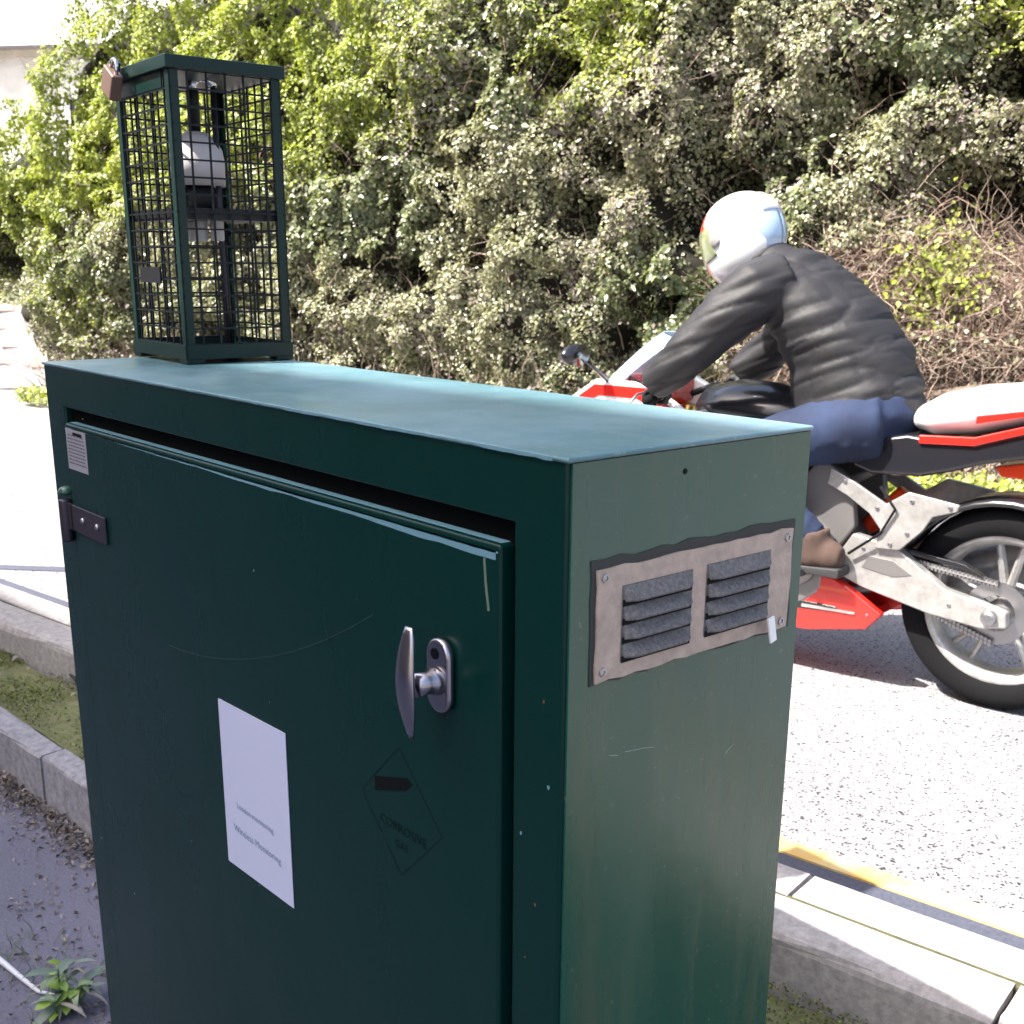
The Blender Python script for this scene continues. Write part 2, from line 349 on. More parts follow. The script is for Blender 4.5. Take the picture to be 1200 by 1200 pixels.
# lit top edge of the door, painted in as a ragged light highlight
def ragged(name, p0, p1, w0, w1, mat_, seed, n=60, y=-.0066, vert=False):
    rnd = random.Random(seed); mb = MB(); vs = []; wv = 0
    for k in range(n+1):
        u = k/n; wv = wv*.7+rnd.uniform(-.3, .3)*.6; ww = (w0+(w1-w0)*u)*(1+wv*.9); ww = max(ww, .0006)
        x = p0[0]+(p1[0]-p0[0])*u; z = p0[1]+(p1[1]-p0[1])*u
        vs += [(x, y, z), (x, y, z-ww)] if not vert else [(x, y, z), (x-ww, y, z)]
    fs = [(2*k, 2*k+1, 2*k+3, 2*k+2) for k in range(n)]
    o = mb.add(vs, fs).build(name, mat_, door); return o
ragged('edge_highlight', (dx0+.03, L(dz1-.0062)), (dx1-.005, L(dz1-.0062)), .0008, .0065, M['glint_chip'], 3)
ragged('edge_highlight', (dx0+.002, L(dz1-.0062)), (dx1-.002, L(dz1-.0062)), .0012, .0018, M['glint_chip'], 5)
MB().add([(dx0+.004, -.001, L(dz1)+.0004), (dx1-.004, -.001, L(dz1)+.0004), (dx1-.004, .012, L(dz1)+.0004), (dx0+.004, .012, L(dz1)+.0004)], [(0, 1, 2, 3)]).build('edge_highlight', M['glint_chip'], door)
mc = mat('scratch', (.10, .14, .10), .5)
MB().tube([(1.078, -.0062, L(-.098)), (1.080, -.0062, L(-.12)), (1.084, -.0062, L(-.145))], .0012, 5).build('scratch', mc, door)
mc2 = mat('faint_scratch', (.006, .032, .031), .5)
MB().tube([(.40+.5*u, -.0060, L(-.352+.03*u+.13*u*u)) for u in [k/12 for k in range(13)]], .0007, 4).build('scratch', mc2, door)
for x, z, r_ in ((.653, -.196, .0016), (.11, -.36, .0013), (.10, -.50, .0012), (.16, -.07, .0012), (.62, -.62, .001)):
    MB().lathe([(r_, 0), (r_*.6, .0004)], 7, Matrix.Translation((x, -.0062 if x > .09 else 0, L(z))) @ Matrix.Rotation(R(90), 4, 'X')).build('paint_chip', mc, door)
rusty = mat('rust_speck', (.10, .045, .02), .8); rc = random.Random(77)
for k in range(26):
    x = rc.choice((rc.uniform(.005, .06), rc.uniform(1.115, 1.168), rc.uniform(.1, 1.08))); z = rc.uniform(-1.1, -.02); r_ = rc.uniform(.0006, .0018)
    if .085 < x < 1.098 and z > -.09: continue
    yy = -.0062 if dx0 < x < dx1 and z < dz1 else -.0001
    MB().prism([(x+r_*math.cos(a)*rc.uniform(.5, 1.3), L(z)+r_*math.sin(a)*rc.uniform(.6, 1.6)) for a in [2*math.pi*j/7 for j in range(7)]], yy-.0004, yy).build('paint_chip', rusty if k % 3 else M['glint_chip'], cab)
# top hinge
hg = MB().box(.085, .216, -.0105, -.0065, L(-.246), L(-.206)).build('hinge', M['hinge'], door, bev=.0012)
MB().lathe([(.0085, 0), (.009, .003), (.009, .062), (.0085, .065)], 14, Matrix.Translation((.060, -.009, L(-.268)))).build('hinge_barrel', M['hinge'], door, smooth=True)
MB().box(.060, .09, -.0105, -.0065, L(-.246), L(-.206)).build('hinge_leaf', M['hinge'], door)
MB().lathe([(.012, 0), (.013, .004), (.009, .010), (.004, .012)], 12, Matrix.Translation((.052, -.002, L(-.196)))).build('hinge_pin_head', M['green_side'], door, smooth=True)
for x in (.135, .19): MB().lathe([(.0052, 0), (.0048, .002), (.003, .0035), (.0005, .004)], 12, Matrix.Translation((x, -.0105, L(-.224))) @ Matrix.Rotation(R(90), 4, 'X')).build('screw', M['steel'], door, smooth=True)
# info plate with printed lines
pl = MB().box(.087, .163, -.0068, -.0060, L(-.151), L(-.090)).build('info_plate', M['label'], cab, label='small grey printed rating plate in the top corner of the door')
rl = random.Random(4); mb = MB()
for k in range(9):
    z = L(-.099-.0052*k); x = .092+ (0 if k % 3 else .003)
    while x < .155:
        l_ = rl.uniform(.004, .012); mb.box(x, min(x+l_, .158), -.0071, -.0069, z-.0011, z+.0008); x += l_+.002
mb.build('printed_lines', mat('plate_print', (.07, .07, .09), .6), pl)
MB().box(.115, .150, -.0072, -.0069, L(-.0985), L(-.094)).build('print_bar', M['black_ink'], pl)
# paper notice: the QR code of the photograph is left out
nx0, nx1, nz0, nz1 = .540, .710, -.617, -.387
no = MB().add([(nx0, -.0075, L(nz0)), (nx1, -.0075, L(nz0+.006)), (nx1, -.0075, L(nz1+.006)), (nx0, -.0075, L(nz1)), (nx0, -.0066, L(nz0)), (nx1, -.0066, L(nz0+.006)), (nx1, -.0066, L(nz1+.006)), (nx0, -.0066, L(nz1))],
    [(0, 1, 2, 3), (7, 6, 5, 4), (0, 4, 5, 1), (1, 5, 6, 2), (2, 6, 7, 3), (3, 7, 4, 0)]).build('paper_notice', M['paper'], cab, label='white paper notice taped to the middle of the door')
def text(s, x, z, size, m_, parent, y=-.0079, rot=0, squeeze=1, name='lettering'):
    cu = bpy.data.curves.new('t', 'FONT'); cu.body = s; cu.size = size; cu.align_x = 'CENTER'; cu.resolution_u = 2
    o = bpy.data.objects.new('t', cu); COL.objects.link(o); dg = bpy.context.evaluated_depsgraph_get()
    me = bpy.data.meshes.new_from_object(o.evaluated_get(dg)); bpy.data.objects.remove(o)
    T = Matrix.Translation((x, y, z)) @ Matrix.Rotation(rot, 4, 'Y') @ Matrix.Rotation(R(90), 4, 'X') @ Matrix.Scale(squeeze, 4, (1, 0, 0)); me.transform(T)
    me.name = name; me.materials.clear(); me.materials.append(m_); return link(bpy.data.objects.new(name, me), parent)
text('London monitoring', .622, L(-.527), .0120, M['ink'], no)
text('Wireless Monitoring', .624, L(-.563), .0145, M['ink'], no)
# faded warning diamond
def diamond(cx, cz, w_, h_, t_, sk=0):
    o_ = [(cx, cz+h_), (cx+w_, cz), (cx, cz-h_), (cx-w_, cz)]; i_ = [(cx, cz+h_-t_), (cx+w_-t_, cz), (cx, cz-h_+t_), (cx-w_+t_, cz)]
    vs = [(x, -.0064, L(z)) for x, z in o_+i_]; return MB().add(vs, [(k, (k+1) % 4, 4+(k+1) % 4, 4+k) for k in range(4)])
def edge_glint(seed, x0, x1, w0, w1):
    rnd = random.Random(seed); vs = []; n = 110; wv = 0
    for k in range(n+1):
        u = k/n; wv = wv*.75+rnd.uniform(-.35, .35); ww = max(.0004, (w0+(w1-w0)*u)*(1+wv)); x = x0+(x1-x0)*u; vs += [(x, -.0029, L(.0002)), (x, -.0029, L(.0002)-ww)]
    MB().add(vs, [(2*k, 2*k+1, 2*k+3, 2*k+2) for k in range(n)]).build('edge_glint_wear', M['glint_chip'], cab)  # highlight on the top front edge, painted as a ragged light strip
edge_glint(9, .02, 1.16, .0012, .0030)
dm = diamond(.941, -.394, .072, .073, .0014).build('warning_diamond', M['faint'], cab, label='nearly painted over diamond hazard sign below the door handle')
MB().prism([(.896, L(-.385)), (.952, L(-.366)), (.964, L(-.355)), (.956, L(-.351)), (.896, L(-.369))], -.0067, -.0065).build('print_bar', M['black_ink'], dm)
text('CORROSIVE', .945, L(-.418), .0155, M['faint'], dm, y=-.0065)
text('GAS', .942, L(-.436), .013, M['faint'], dm, y=-.0065)
# handle: shield plate, boss, crank neck and lever
hx, hz = 1.019, -.222
hd = empty('door_handle', (0, 0, 0), parent=cab); hd['label'] = 'chrome T shaped lever handle with lock shield'
def stad(cx, cz, w_, h_, n=10):
    o_ = []
    for k in range(n+1): a = math.pi*k/n; o_.append((cx+w_*math.cos(a), cz+h_-w_+w_*math.sin(a)))
    for k in range(n+1): a = math.pi+math.pi*k/n; o_.append((cx+w_*math.cos(a), cz-h_+w_+w_*math.sin(a)))
    return o_
MB().prism(stad(hx, L(hz), .0175, .037), -.016, -.006).build('shield_plate', M['dull_chrome'], hd, bev=.004, seg=3)
MB().lathe([(.0055, 0), (.0055, .0006)], 12, Matrix.Translation((hx-.002, -.0163, L(hz+.022))) @ Matrix.Rotation(R(90), 4, 'X')).build('keyhole', M['black_ink'], hd)
MB().tube([(hx, -.012, L(hz-.004)), (hx, -.022, L(hz-.004)), (hx-.001, -.028, L(hz-.004)), (hx-.001, -.040, L(hz-.004))], [.0155, .0125, .0105, .0115], 18).build('neck', M['dull_chrome'], hd, smooth=True)
sec = []
for u in [k/16 for k in range(17)]:
    z = .054-.108*u; ww = .0135*math.sin(math.pi*min(1, max(0, (u*.92+.04))))**.45*(1 if u < .75 else 1-.35*(u-.75)/.25); th = .0055*(1-.55*abs(2*u-.95))
    sec.append(((hx-.001, -.045-.006*math.sin(math.pi*u), L(hz+z)), (1, 0, 0), (0, 1, 0), max(ww, .003), max(th, .0018)))
MB().loft(sec, 18).build('lever', M['dull_chrome'], hd, smooth=True)
# side vent: plate, sealant, louvres, screws
vy0, vy1, vz0, vz1 = .032, .297, -.195, -.0955
def sideprism(out, x0, x1): return MB().prism([(y, z) for y, z in out], -x1, -x0, Matrix(((0, -1, 0, 0), (1, 0, 0, 0), (0, 0, 1, 0), (0, 0, 0, 1))))
rv = random.Random(8)
def wob(y0, y1, z0, z1, a, n=16):
    o_ = [(y0+(y1-y0)*k/n, z0+rv.uniform(-a, a)) for k in range(n)]+[(y1+rv.uniform(-a, a), z0+(z1-z0)*k/6) for k in range(6)]
    o_ += [(y1-(y1-y0)*k/n, z1+rv.uniform(-a, a)) for k in range(n)]+[(y0+rv.uniform(-a, a), z1-(z1-z0)*k/6) for k in range(6)]; return o_
vent = sideprism(wob(vy0, vy1, L(vz0), L(vz1), .0012), W+.0022, W+.0045).build('vent_plate', M['vent'], cab, label='pinkish metal vent plate with eight dusty louvres')
sideprism(wob(vy0-.0045, vy1+.005, L(vz0-.002), L(vz1+.0085), .0022), W+.0008, W+.0022).build('sealant', M['seal'], vent)
for bi, (y0, y1, zt) in enumerate(((.061, .151, -.113), (.170, .263, -.112))):
    zb = zt-.068; MB().box(W+.0046, W+.0049, y0, y1, L(zb), L(zt)).build('louvre_field', M['louvre'], vent)
    for k in range(4):
        z = L(zt-.0168*k-.001); prof = [(W+.0048, z), (W+.0135, z-.0115), (W+.0130, z-.0130), (W+.0048, z-.0095)]; n_ = 8; vs = []; fs = []
        for i in range(n_+1):
            y = y0+.002+(y1-y0-.004)*i/n_; e = min(1, min(i, n_-i)/1.2+.35)
            vs += [(W+.0048+(px-W-.0048)*e, y, z-(z-pz)) for px, pz in prof]
        for i in range(n_):
            for j in range(4): fs.append((i*4+j, (i+1)*4+j, (i+1)*4+(j+1) % 4, i*4+(j+1) % 4))
        fs += [(0, 1, 2, 3), tuple(n_*4+j for j in (3, 2, 1, 0))]
        MB().add(vs, fs).build('louvre', M['louvre'], vent)
        MB().box(W+.0049, W+.0056, y0+.001, y1-.001, z-.0180, z-.0120).build('slot', M['black_ink'], vent)
for y, z in ((.040, -.103), (.288, -.104), (.040, -.186), (.286, -.188)):
    s_ = MB().lathe([(.0042, 0), (.0040, .0015), (.0022, .002), (.002, .001)], 12, Matrix.Translation((W+.0044, y, L(z))) @ Matrix.Rotation(R(90), 4, 'Y')).build('screw', M['steel'], vent)
MB().box(W+.012, W+.014, -.0045, .0045, -.013, .013, Matrix.Translation((0, .262, L(-.190))) @ Matrix.Rotation(R(14), 4, 'X')).build('paper_tag', M['white'], vent)
MB().lathe([(.0028, 0), (.0024, .0006)], 10, Matrix.Translation((W+.0012, .138, L(-.024))) @ Matrix.Rotation(R(90), 4, 'Y')).build('rivet_hole', M['black_ink'], cab)
ms_ = mat('side_scratch', (.20, .26, .22), .5)
for pts in ([(.055, -.268), (.066, -.271)], [(.075, -.270), (.10, -.273), (.113, -.276)], [(.216, -.311), (.228, -.304)]):
    MB().tube([(W+.0012, y, L(z)) for y, z in pts], .0005, 4).build('scratch', ms_, cab)

# ================================================================== wire cage on top
CA = R(-2.5); cage = empty('wire_cage', (.188, .148, .003), CA, label='tall green wire mesh cage with padlocked lid standing on the cabinet top', cat='cage')
CX, CY, CH = .208, .172, .424   # x from -CX..0, y 0..CY
po = .0075
for x, y in ((0, 0), (-CX, 0), (0, CY), (-CX, CY)):
    sx = -1 if x == 0 else 1; sy = 1 if y == 0 else -1
    mb = MB(); x0, x1 = sorted((x, x+sx*.014)); y0, y1 = sorted((y, y+sy*.014))
    mb.box(x0, x1, y if sy > 0 else y-.002, y+.002 if sy > 0 else y, .006, CH-.016); mb.box(x-.002 if sx < 0 else x, x if sx < 0 else x+.002, y0, y1, .006, CH-.016)
    mb.build('post', M['green_cage'], cage)
    x0, x1 = sorted((x-sx*.002, x+sx*.026)); y0, y1 = sorted((y-sy*.002, y+sy*.026))
    MB().box(x0, x1, y0, y1, -.001, .0055).build('foot', M['green_cage'], cage, bev=.001)
mb = MB(); mb.box(-CX-.001, .001, -.0025, .0005, .0055, .026); mb.box(-CX-.001, .001, CY-.0005, CY+.0025, .0055, .026); mb.box(-.0005, .0025, 0, CY, .0055, .026); mb.box(-CX-.0025, -CX+.0005, 0, CY, .0055, .026)
mb.box(-CX+.001, -.001, .001, CY-.001, .008, .0105); mb.build('base_frame', M['green_cage'], cage)
lid = MB().box(-CX-.006, .006, -.006, CY+.006, CH-.018, CH).build('lid', M['green_cage'], cage, bev=.0015)
def wires(mb, a, b, nu, nv, z0, z1, r_=.0018):
    a = Vector(a); b = Vector(b)
    for k in range(1, nu):
        p = a.lerp(b, k/nu); mb.tube([p+Vector((0, 0, z0)), p+Vector((0, 0, z1))], r_, 4)
    for k in range(nv+1):
        z = z0+(z1-z0)*k/nv; mb.tube([a+Vector((0, 0, z)), b+Vector((0, 0, z))], r_, 4)
for (a, b, nu) in (((0, .003, 0), (-CX, .003, 0), 8), ((-.003, 0, 0), (-.003, CY, 0), 6), ((-CX+.003, 0, 0), (-CX+.003, CY, 0), 6), ((0, CY-.003, 0), (-CX, CY-.003, 0), 8)):
    mb = MB(); wires(mb, a, b, nu, 16, .026, CH-.018); mb.build('mesh_panel', M['wire'], cage)
MB().box(-CX+.008, -.008, .010, CY-.008, .206, .222).build('shelf', M['dark'], cage)
MB().box(-CX+.05, -.08, -.0015, .0015, .115, .138).build('name_plate', M['dark'], cage)
MB().box(-CX-.001, -.03, .001, .004, CH-.040, CH-.018).build('door_rail', M['green_cage'], cage)
# hasp and padlock at the upper corner
Mh = Matrix.Translation((-CX+.04, -.012, CH-.008)) @ Matrix.Rotation(R(28), 4, 'Y')
MB().box(-.012, .012, -.0015, .0015, -.03, .02, Mh).build('hasp', M['hinge'], cage)
pk = empty('padlock', (-CX+.050, -.022, CH-.022), parent=cage)
MB().box(-.020, .020, -.009, .009, -.020, .018, Matrix.Rotation(R(32), 4, 'Y')).build('lock_body', M['brass'], pk, bev=.003)
Ms = Matrix.Rotation(R(32), 4, 'Y')
MB().tube([Ms @ Vector((.012*math.cos(a), 0, .018+.012*max(0, math.sin(a))*1.3-(.004 if a in (0, math.pi) else 0))) for a in [math.pi*k/8 for k in range(9)]], .003, 8).build('shackle', M['chrome'], pk, smooth=True)
# ---- sensor inside the cage
sen = empty('air_sensor', (.092, .230, .000), label='white bell shaped air monitor with curved pipe and three sample tubes inside the cage', cat='sensor')
def lc(prof, M_=None, n=24): return MB().lathe(prof, n, M_)
lc([(.036, .262), (.041, .260), (.0415, .296), (.039, .312), (.029, .329), (.014, .338), (.008, .339)]).build('rain_shield', M['offwhite'], sen, smooth=True)
lc([(.009, .338), (.009, .395), (.007, .400)]).build('neck', M['dark'], sen, smooth=True)
MB().tube([(0, 0, .396), (0, 0, .405), (.004, .003, .413), (.013, .010, .416), (.022, .017, .412), (.027, .020, .400)], .0075, 12).build('elbow', M['chrome'], sen, smooth=True)
MB().tube([(.027, .020, .402), (.027, .020, .20), (.027, .020, .02)], .0045, 10).build('conduit', M['hinge'], sen, smooth=True)
MB().tube([(.012, .03, -.005), (.012, .03, .215)], .0065, 10).build('stand_pole', M['dark'], sen, smooth=True)
lc([(.016, 0), (.016, .006), (.008, .012)], Matrix.Translation((.012, .03, -.006))).build('pole_base', M['dark'], sen)
lc([(.022, .222), (.028, .226), (.028, .256), (.018, .264)]).build('shield_base', M['dark'], sen, smooth=True)
for x, y in ((-.024, -.010), (.008, -.004), (.030, .012)):
    o = lc([(.0085, .180), (.0105, .182), (.0105, .222), (.009, .224)], Matrix.Translation((x, y, 0)), 14).build('sample_tube', M['offwhite'], sen, smooth=True)
    lc([(.0085, .223), (.0085, .228)], Matrix.Translation((x, y, 0)), 12).build('cap', M['dark'], o)
# ================================================================== foliage helpers
def leaf_mesh(name, P, Nrm, size, tint, mat_, parent=None, aspect=.75, fold=.18, jitter=.9, **k):
    n = len(P); Nn = Nrm+rng.normal(0, jitter*.5, (n, 3)); Nn /= np.linalg.norm(Nn, axis=1)[:, None]
    T = rng.normal(0, 1, (n, 3)); T[:, 2] -= .5; T -= Nn*np.sum(T*Nn, 1)[:, None]; T /= np.linalg.norm(T, axis=1)[:, None]; B = np.cross(Nn, T)
    s = np.asarray(size)[:, None]; hw = s*aspect*.5
    v = np.stack([P, P+T*s*.45+B*hw+Nn*s*fold, P+T*s, P+T*s*.45-B*hw+Nn*s*fold], 1).reshape(-1, 3)
    me = bpy.data.meshes.new(name); me.vertices.add(4*n); me.vertices.foreach_set('co', v.ravel().astype(np.float32))
    idx = (np.arange(n)[:, None]*4+np.array([0, 1, 2, 0, 2, 3])).ravel().astype(np.int32)
    me.loops.add(6*n); me.loops.foreach_set('vertex_index', idx); me.polygons.add(2*n)
    me.polygons.foreach_set('loop_start', np.arange(0, 6*n, 3, dtype=np.int32)); me.polygons.foreach_set('loop_total', np.full(2*n, 3, np.int32)); me.update()
    at = me.attributes.new('tint', 'FLOAT', 'POINT'); at.data.foreach_set('value', np.repeat(tint, 4).astype(np.float32))
    me.materials.append(mat_); o = bpy.data.objects.new(name, me); return link(o, parent, **k)
def twig_mesh(name, P0, Dr, L_, rad, mat_, parent=None, seg=6, wig=.25, tint=None, **k):
    n = len(P0); v = []; pos = P0.copy(); d = Dr/np.linalg.norm(Dr, axis=1)[:, None]; ns = 3; rings = []
    for i in range(seg+1):
        ref = np.cross(d, [.3, .5, .8]); ref /= np.linalg.norm(ref, axis=1)[:, None]; b = np.cross(d, ref); r_ = (rad*(1-.75*i/seg))[:, None]
        rings.append(np.stack([pos+(ref*math.cos(a)+b*math.sin(a))*r_ for a in (0, 2.094, 4.189)], 1))
        pos = pos+d*(L_/seg)[:, None]; d = d+rng.normal(0, wig, (n, 3)); d[:, 2] -= .06; d /= np.linalg.norm(d, axis=1)[:, None]
    v = np.stack(rings, 1).reshape(-1, 3)  # n,(seg+1),3
    q = []
    for i in range(seg):
        for a in range(3): q.append([i*3+a, i*3+(a+1) % 3, (i+1)*3+(a+1) % 3, (i+1)*3+a])
    q = np.array(q); idx = (np.arange(n)[:, None, None]*(seg+1)*3+q[None]).ravel().astype(np.int32)
    me = bpy.data.meshes.new(name); me.vertices.add(len(v)); me.vertices.foreach_set('co', v.ravel().astype(np.float32)); nf = n*len(q)
    me.loops.add(4*nf); me.loops.foreach_set('vertex_index', idx); me.polygons.add(nf)
    me.polygons.foreach_set('loop_start', np.arange(0, 4*nf, 4, dtype=np.int32)); me.polygons.foreach_set('loop_total', np.full(nf, 4, np.int32)); me.update()
    tn = rng.random(n) if tint is None else tint
    at = me.attributes.new('tint', 'FLOAT', 'POINT'); at.data.foreach_set('value', np.repeat(tn, (seg+1)*3).astype(np.float32))
    me.materials.append(mat_); o = bpy.data.objects.new(name, me); return link(o, parent, **k)
# ================================================================== hedge across the road
HA = np.array([4, 7.4, 0.]); HB = np.array([-10.6, 3.35, 0.]); HE = (HB-HA)/np.linalg.norm(HB-HA); HM = np.array([HE[1], -HE[0], 0.]);
if HM[1] > 0: HM = -HM
def hoff(l, z):
    P = np.stack([l, z*1.0, np.zeros_like(l)], 1)
    o = .26*vn(P, .55, 1)+.24*vn(P, 1.5, 2)+.26*vn(P, 4.6, 3)+.15*vn(P, 11, 4)
    low = np.clip((-.25-z)/.9, 0, 1); o = o-low*.35
    return o-.12
HOLES = [(8.15, .82, .13), (8.3, .48, .16), (7.4, .62, .22), (7.62, .40, .15), (5.85, .46, .24), (5.5, .38, .2), (9.1, .25, .12), (7.75, -.1, .16), (8.0, -.35, .16), (8.5, 1.35, .15), (10.4, .9, .14), (9.9, .1, .15), (12.0, -.62, .35), (6.5, 1.15, .16), (11.4, .35, .13), (7.0, .05, .14), (15.0, .15, .42), (5.7, 1.1, .15)]
def hdepth(l, z):
    o = hoff(l, z)
    for a, b, r_ in HOLES: o = o-.75*np.exp(-(((l-a)/r_)**2+((z-b)/(r_*.8))**2)**1.3)
    return o
def htop(l): return np.where(l < 13.3, 3.1-.06*l+.25*np.sin(l*1.7), np.where(l < 13.9, 1.75+(13.9-l)*1.5, 1.45-.12*(l-13.9)))+.12*np.sin(l*9)
def hpos(l, z, o): return HA[None]+HE[None]*l[:, None]+HM[None]*o[:, None]+np.stack([0*l, 0*l, z], 1)
def zone(l, z):
    """how spring-green the foliage is: upper left of the hedge and odd patches"""
    P = np.stack([l, z, 0*l], 1); a = np.clip((l-8.9)/1.8, 0, 1)*np.clip((z-.55+ (l-10)*.12)/.9, 0, 1)*1.5
    a = a+np.clip((l-12.6)/1.2, 0, 1)*.55*np.clip((vn(P, 1.7, 30)-.3)*3, 0, 1)+.9*np.exp(-((l-8.3)**2+(z-1.7)**2)/.35)+1.3*np.exp(-((l-5.6)**2+(z-1.55)**2)/.10)+.7*np.exp(-((l-6.0)**2*3+(z-.1)**2*3)/.15)
    return a*(.45+1.1*vn(P, 3.1, 31))
hedge = empty('ivy_hedge', tuple(HA[:2])+(ZR,), label='tall overgrown leafy hedge running along the far side of the road', cat='hedge')
hloc = np.array([HA[0], HA[1], ZR])
def brown(l, z):  # bare bramble region
    e = ((l-6.2)/.95)**2+((z+.22)/.52)**2; return e
NL = 760000
l = rng.uniform(3.6, 16.2, NL); z = rng.uniform(ZR, 3.2, NL); o = hdepth(l, z)-rng.exponential(.085, NL)+.03
P3 = np.stack([l, z, o], 1)
clump = vn(P3, 7.5, 9)*.6+vn(P3, 16, 10)*.4
keep = (z < htop(l)) & (clump > .41+.12*(rng.random(NL)-.5)) & (o > -1.25) & ((brown(l, z) > 1) | (rng.random(NL) < .14)) & ~((l > 14.45) & (z < -.25)) & ((z > -.75) | (rng.random(NL) < .35))
l, z, o = l[keep], z[keep], o[keep]; eps = .06
gl = (hoff(l+eps, z)-hoff(l-eps, z))/(2*eps); gz = (hoff(l, z+eps)-hoff(l, z-eps))/(2*eps)
Nr = HM[None]-HE[None]*gl[:, None]*.8; Nr[:, 2] += -gz*.8+.55
zg = zone(l, z); isl = rng.random(len(l)) < np.clip(zg-.15, 0, .92)
P = hpos(l, z, o)-hloc
tint = np.clip(rng.beta(1.6, 1.9, len(l))+.25*(vn(np.stack([l, z, o], 1), 1.1, 21)-.5), 0, 1)
big = .011+.030*rng.random(len(l))**1.7
pch = vn(np.stack([l, z, o], 1), 2.3, 90); dry = (~isl) & (rng.random(len(l)) < np.clip((pch-.55)*1.3, .015, .35)); a = dry
leaf_mesh('withered_foliage', P[a], Nr[a], big[a]*1.1, tint[a], M['dryleaf'], hedge, kind='stuff')
pch = vn(np.stack([l, z, o], 1), 1.4, 91); glo = (~isl) & (~dry) & (rng.random(len(l)) < np.clip((pch-.5)*2.2, 0, .7)); a = glo
leaf_mesh('glossy_foliage', P[a], Nr[a], big[a]*1.55, tint[a], M['glossy'], hedge, kind='stuff')
a = (~isl) & (~dry) & (~glo); leaf_mesh('foliage', P[a], Nr[a], big[a], tint[a], M['ivy'], hedge, kind='stuff')
leaf_mesh('spring_foliage', P[isl], Nr[isl], big[isl]*1.15, tint[isl], M['lime'], hedge, kind='stuff')
# dark inner sheet: its colour stands in for shade deep inside the hedge
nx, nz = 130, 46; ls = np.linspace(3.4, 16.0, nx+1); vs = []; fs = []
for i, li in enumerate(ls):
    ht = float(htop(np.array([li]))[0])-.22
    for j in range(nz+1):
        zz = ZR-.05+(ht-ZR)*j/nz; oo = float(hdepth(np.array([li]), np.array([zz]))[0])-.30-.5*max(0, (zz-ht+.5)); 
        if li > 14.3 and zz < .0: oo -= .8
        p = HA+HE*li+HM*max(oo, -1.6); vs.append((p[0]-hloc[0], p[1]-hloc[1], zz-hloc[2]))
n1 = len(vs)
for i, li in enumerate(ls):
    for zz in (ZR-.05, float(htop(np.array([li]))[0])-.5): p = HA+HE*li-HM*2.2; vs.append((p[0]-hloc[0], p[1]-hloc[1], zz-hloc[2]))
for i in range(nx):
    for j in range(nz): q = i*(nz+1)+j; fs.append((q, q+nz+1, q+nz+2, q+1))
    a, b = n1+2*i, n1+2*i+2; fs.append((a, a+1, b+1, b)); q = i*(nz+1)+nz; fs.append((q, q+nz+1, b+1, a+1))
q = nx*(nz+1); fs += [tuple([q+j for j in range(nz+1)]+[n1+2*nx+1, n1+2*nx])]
MB().add(vs, fs).build('shade_core', M['innerdark'], hedge, smooth=True, kind='stuff')
# stems and twigs within
nt_ = 1500; l = rng.uniform(4.5, 14.3, nt_); z = rng.uniform(ZR, 1.8, nt_); P = hpos(l, z, hdepth(l, z)-.16)-hloc
Dr = rng.normal(0, 1, (nt_, 3))*[1, .3, 1]+[0, 0, .8]; twig_mesh('twigs', P, Dr, rng.uniform(.25, .7, nt_), rng.uniform(.002, .006, nt_), M['twig'], hedge, kind='stuff')
# ---- bramble thicket
br = empty('bramble_thicket', tuple(hloc), label='tangle of bare brown bramble stems at the foot of the hedge behind the rider', cat='brambles')
nb_ = 5200; th_ = rng.uniform(0, 2*math.pi, nb_); rr = np.sqrt(rng.random(nb_)); l = 6.05+rr*np.cos(th_)*1.15; z = -.26+rr*np.sin(th_)*.60
o = hdepth(l, z)*.5+rng.uniform(-.12, .22, nb_); P = hpos(l, z, o)-hloc
Dr = rng.normal(0, 1, (nb_, 3))*[1, .5, 1]+[0, -.2, .3]
twig_mesh('stems', P, Dr, rng.uniform(.12, .55, nb_), rng.uniform(.0018, .0048, nb_), M['twig'], br, 7, .33, kind='stuff')
nd = 5200; l = 6.05+rng.normal(0, .55, nd); z = -.3+rng.normal(0, .32, nd); z = np.maximum(z, ZR+.05); P = hpos(l, z, hdepth(l, z)*.5+rng.uniform(-.15, .2, nd))-hloc
leaf_mesh('withered_leaves', P, np.tile(HM+[0, 0, .4], (nd, 1)), rng.uniform(.015, .035, nd), rng.random(nd), M['dryleaf'], br, kind='stuff')
nd = 700; l = 6.0+rng.normal(0, .14, nd); z = .14+rng.normal(0, .16, nd); P = hpos(l, z, hdepth(l, z)*.5+rng.uniform(.1, .28, nd))-hloc
leaf_mesh('green_shoots', P, np.tile(HM+[0, 0, .4], (nd, 1)), rng.uniform(.02, .045, nd), rng.random(nd), M['lime'], br, kind='stuff')
# ---- dry undergrowth and grass at the hedge foot
ug = empty('hedge_foot_undergrowth', tuple(hloc), label='dry stems and withered undergrowth along the bottom of the hedge', cat='undergrowth')
nd = 9000; l = rng.uniform(3.8, 14.2, nd); z = ZR+rng.exponential(.28, nd); z = np.minimum(z, -.2); P = hpos(l, z, rng.uniform(.0, .45, nd))-hloc
leaf_mesh('dead_leaves', P, np.tile(HM+[0, 0, .5], (nd, 1)), rng.uniform(.02, .045, nd), rng.random(nd), M['dryleaf'], ug, kind='stuff')
nd = 2600; l = rng.uniform(3.8, 14.3, nd); P = hpos(l, np.full(nd, ZR+.02), rng.uniform(-.1, .45, nd))-hloc
twig_mesh('dry_stems', P, rng.normal(0, .5, (nd, 3))+[0, 0, 1.1], rng.uniform(.25, .85, nd), rng.uniform(.002, .005, nd), M['twig'], ug, 6, .18, tint=.4+.6*rng.random(nd), kind='stuff')
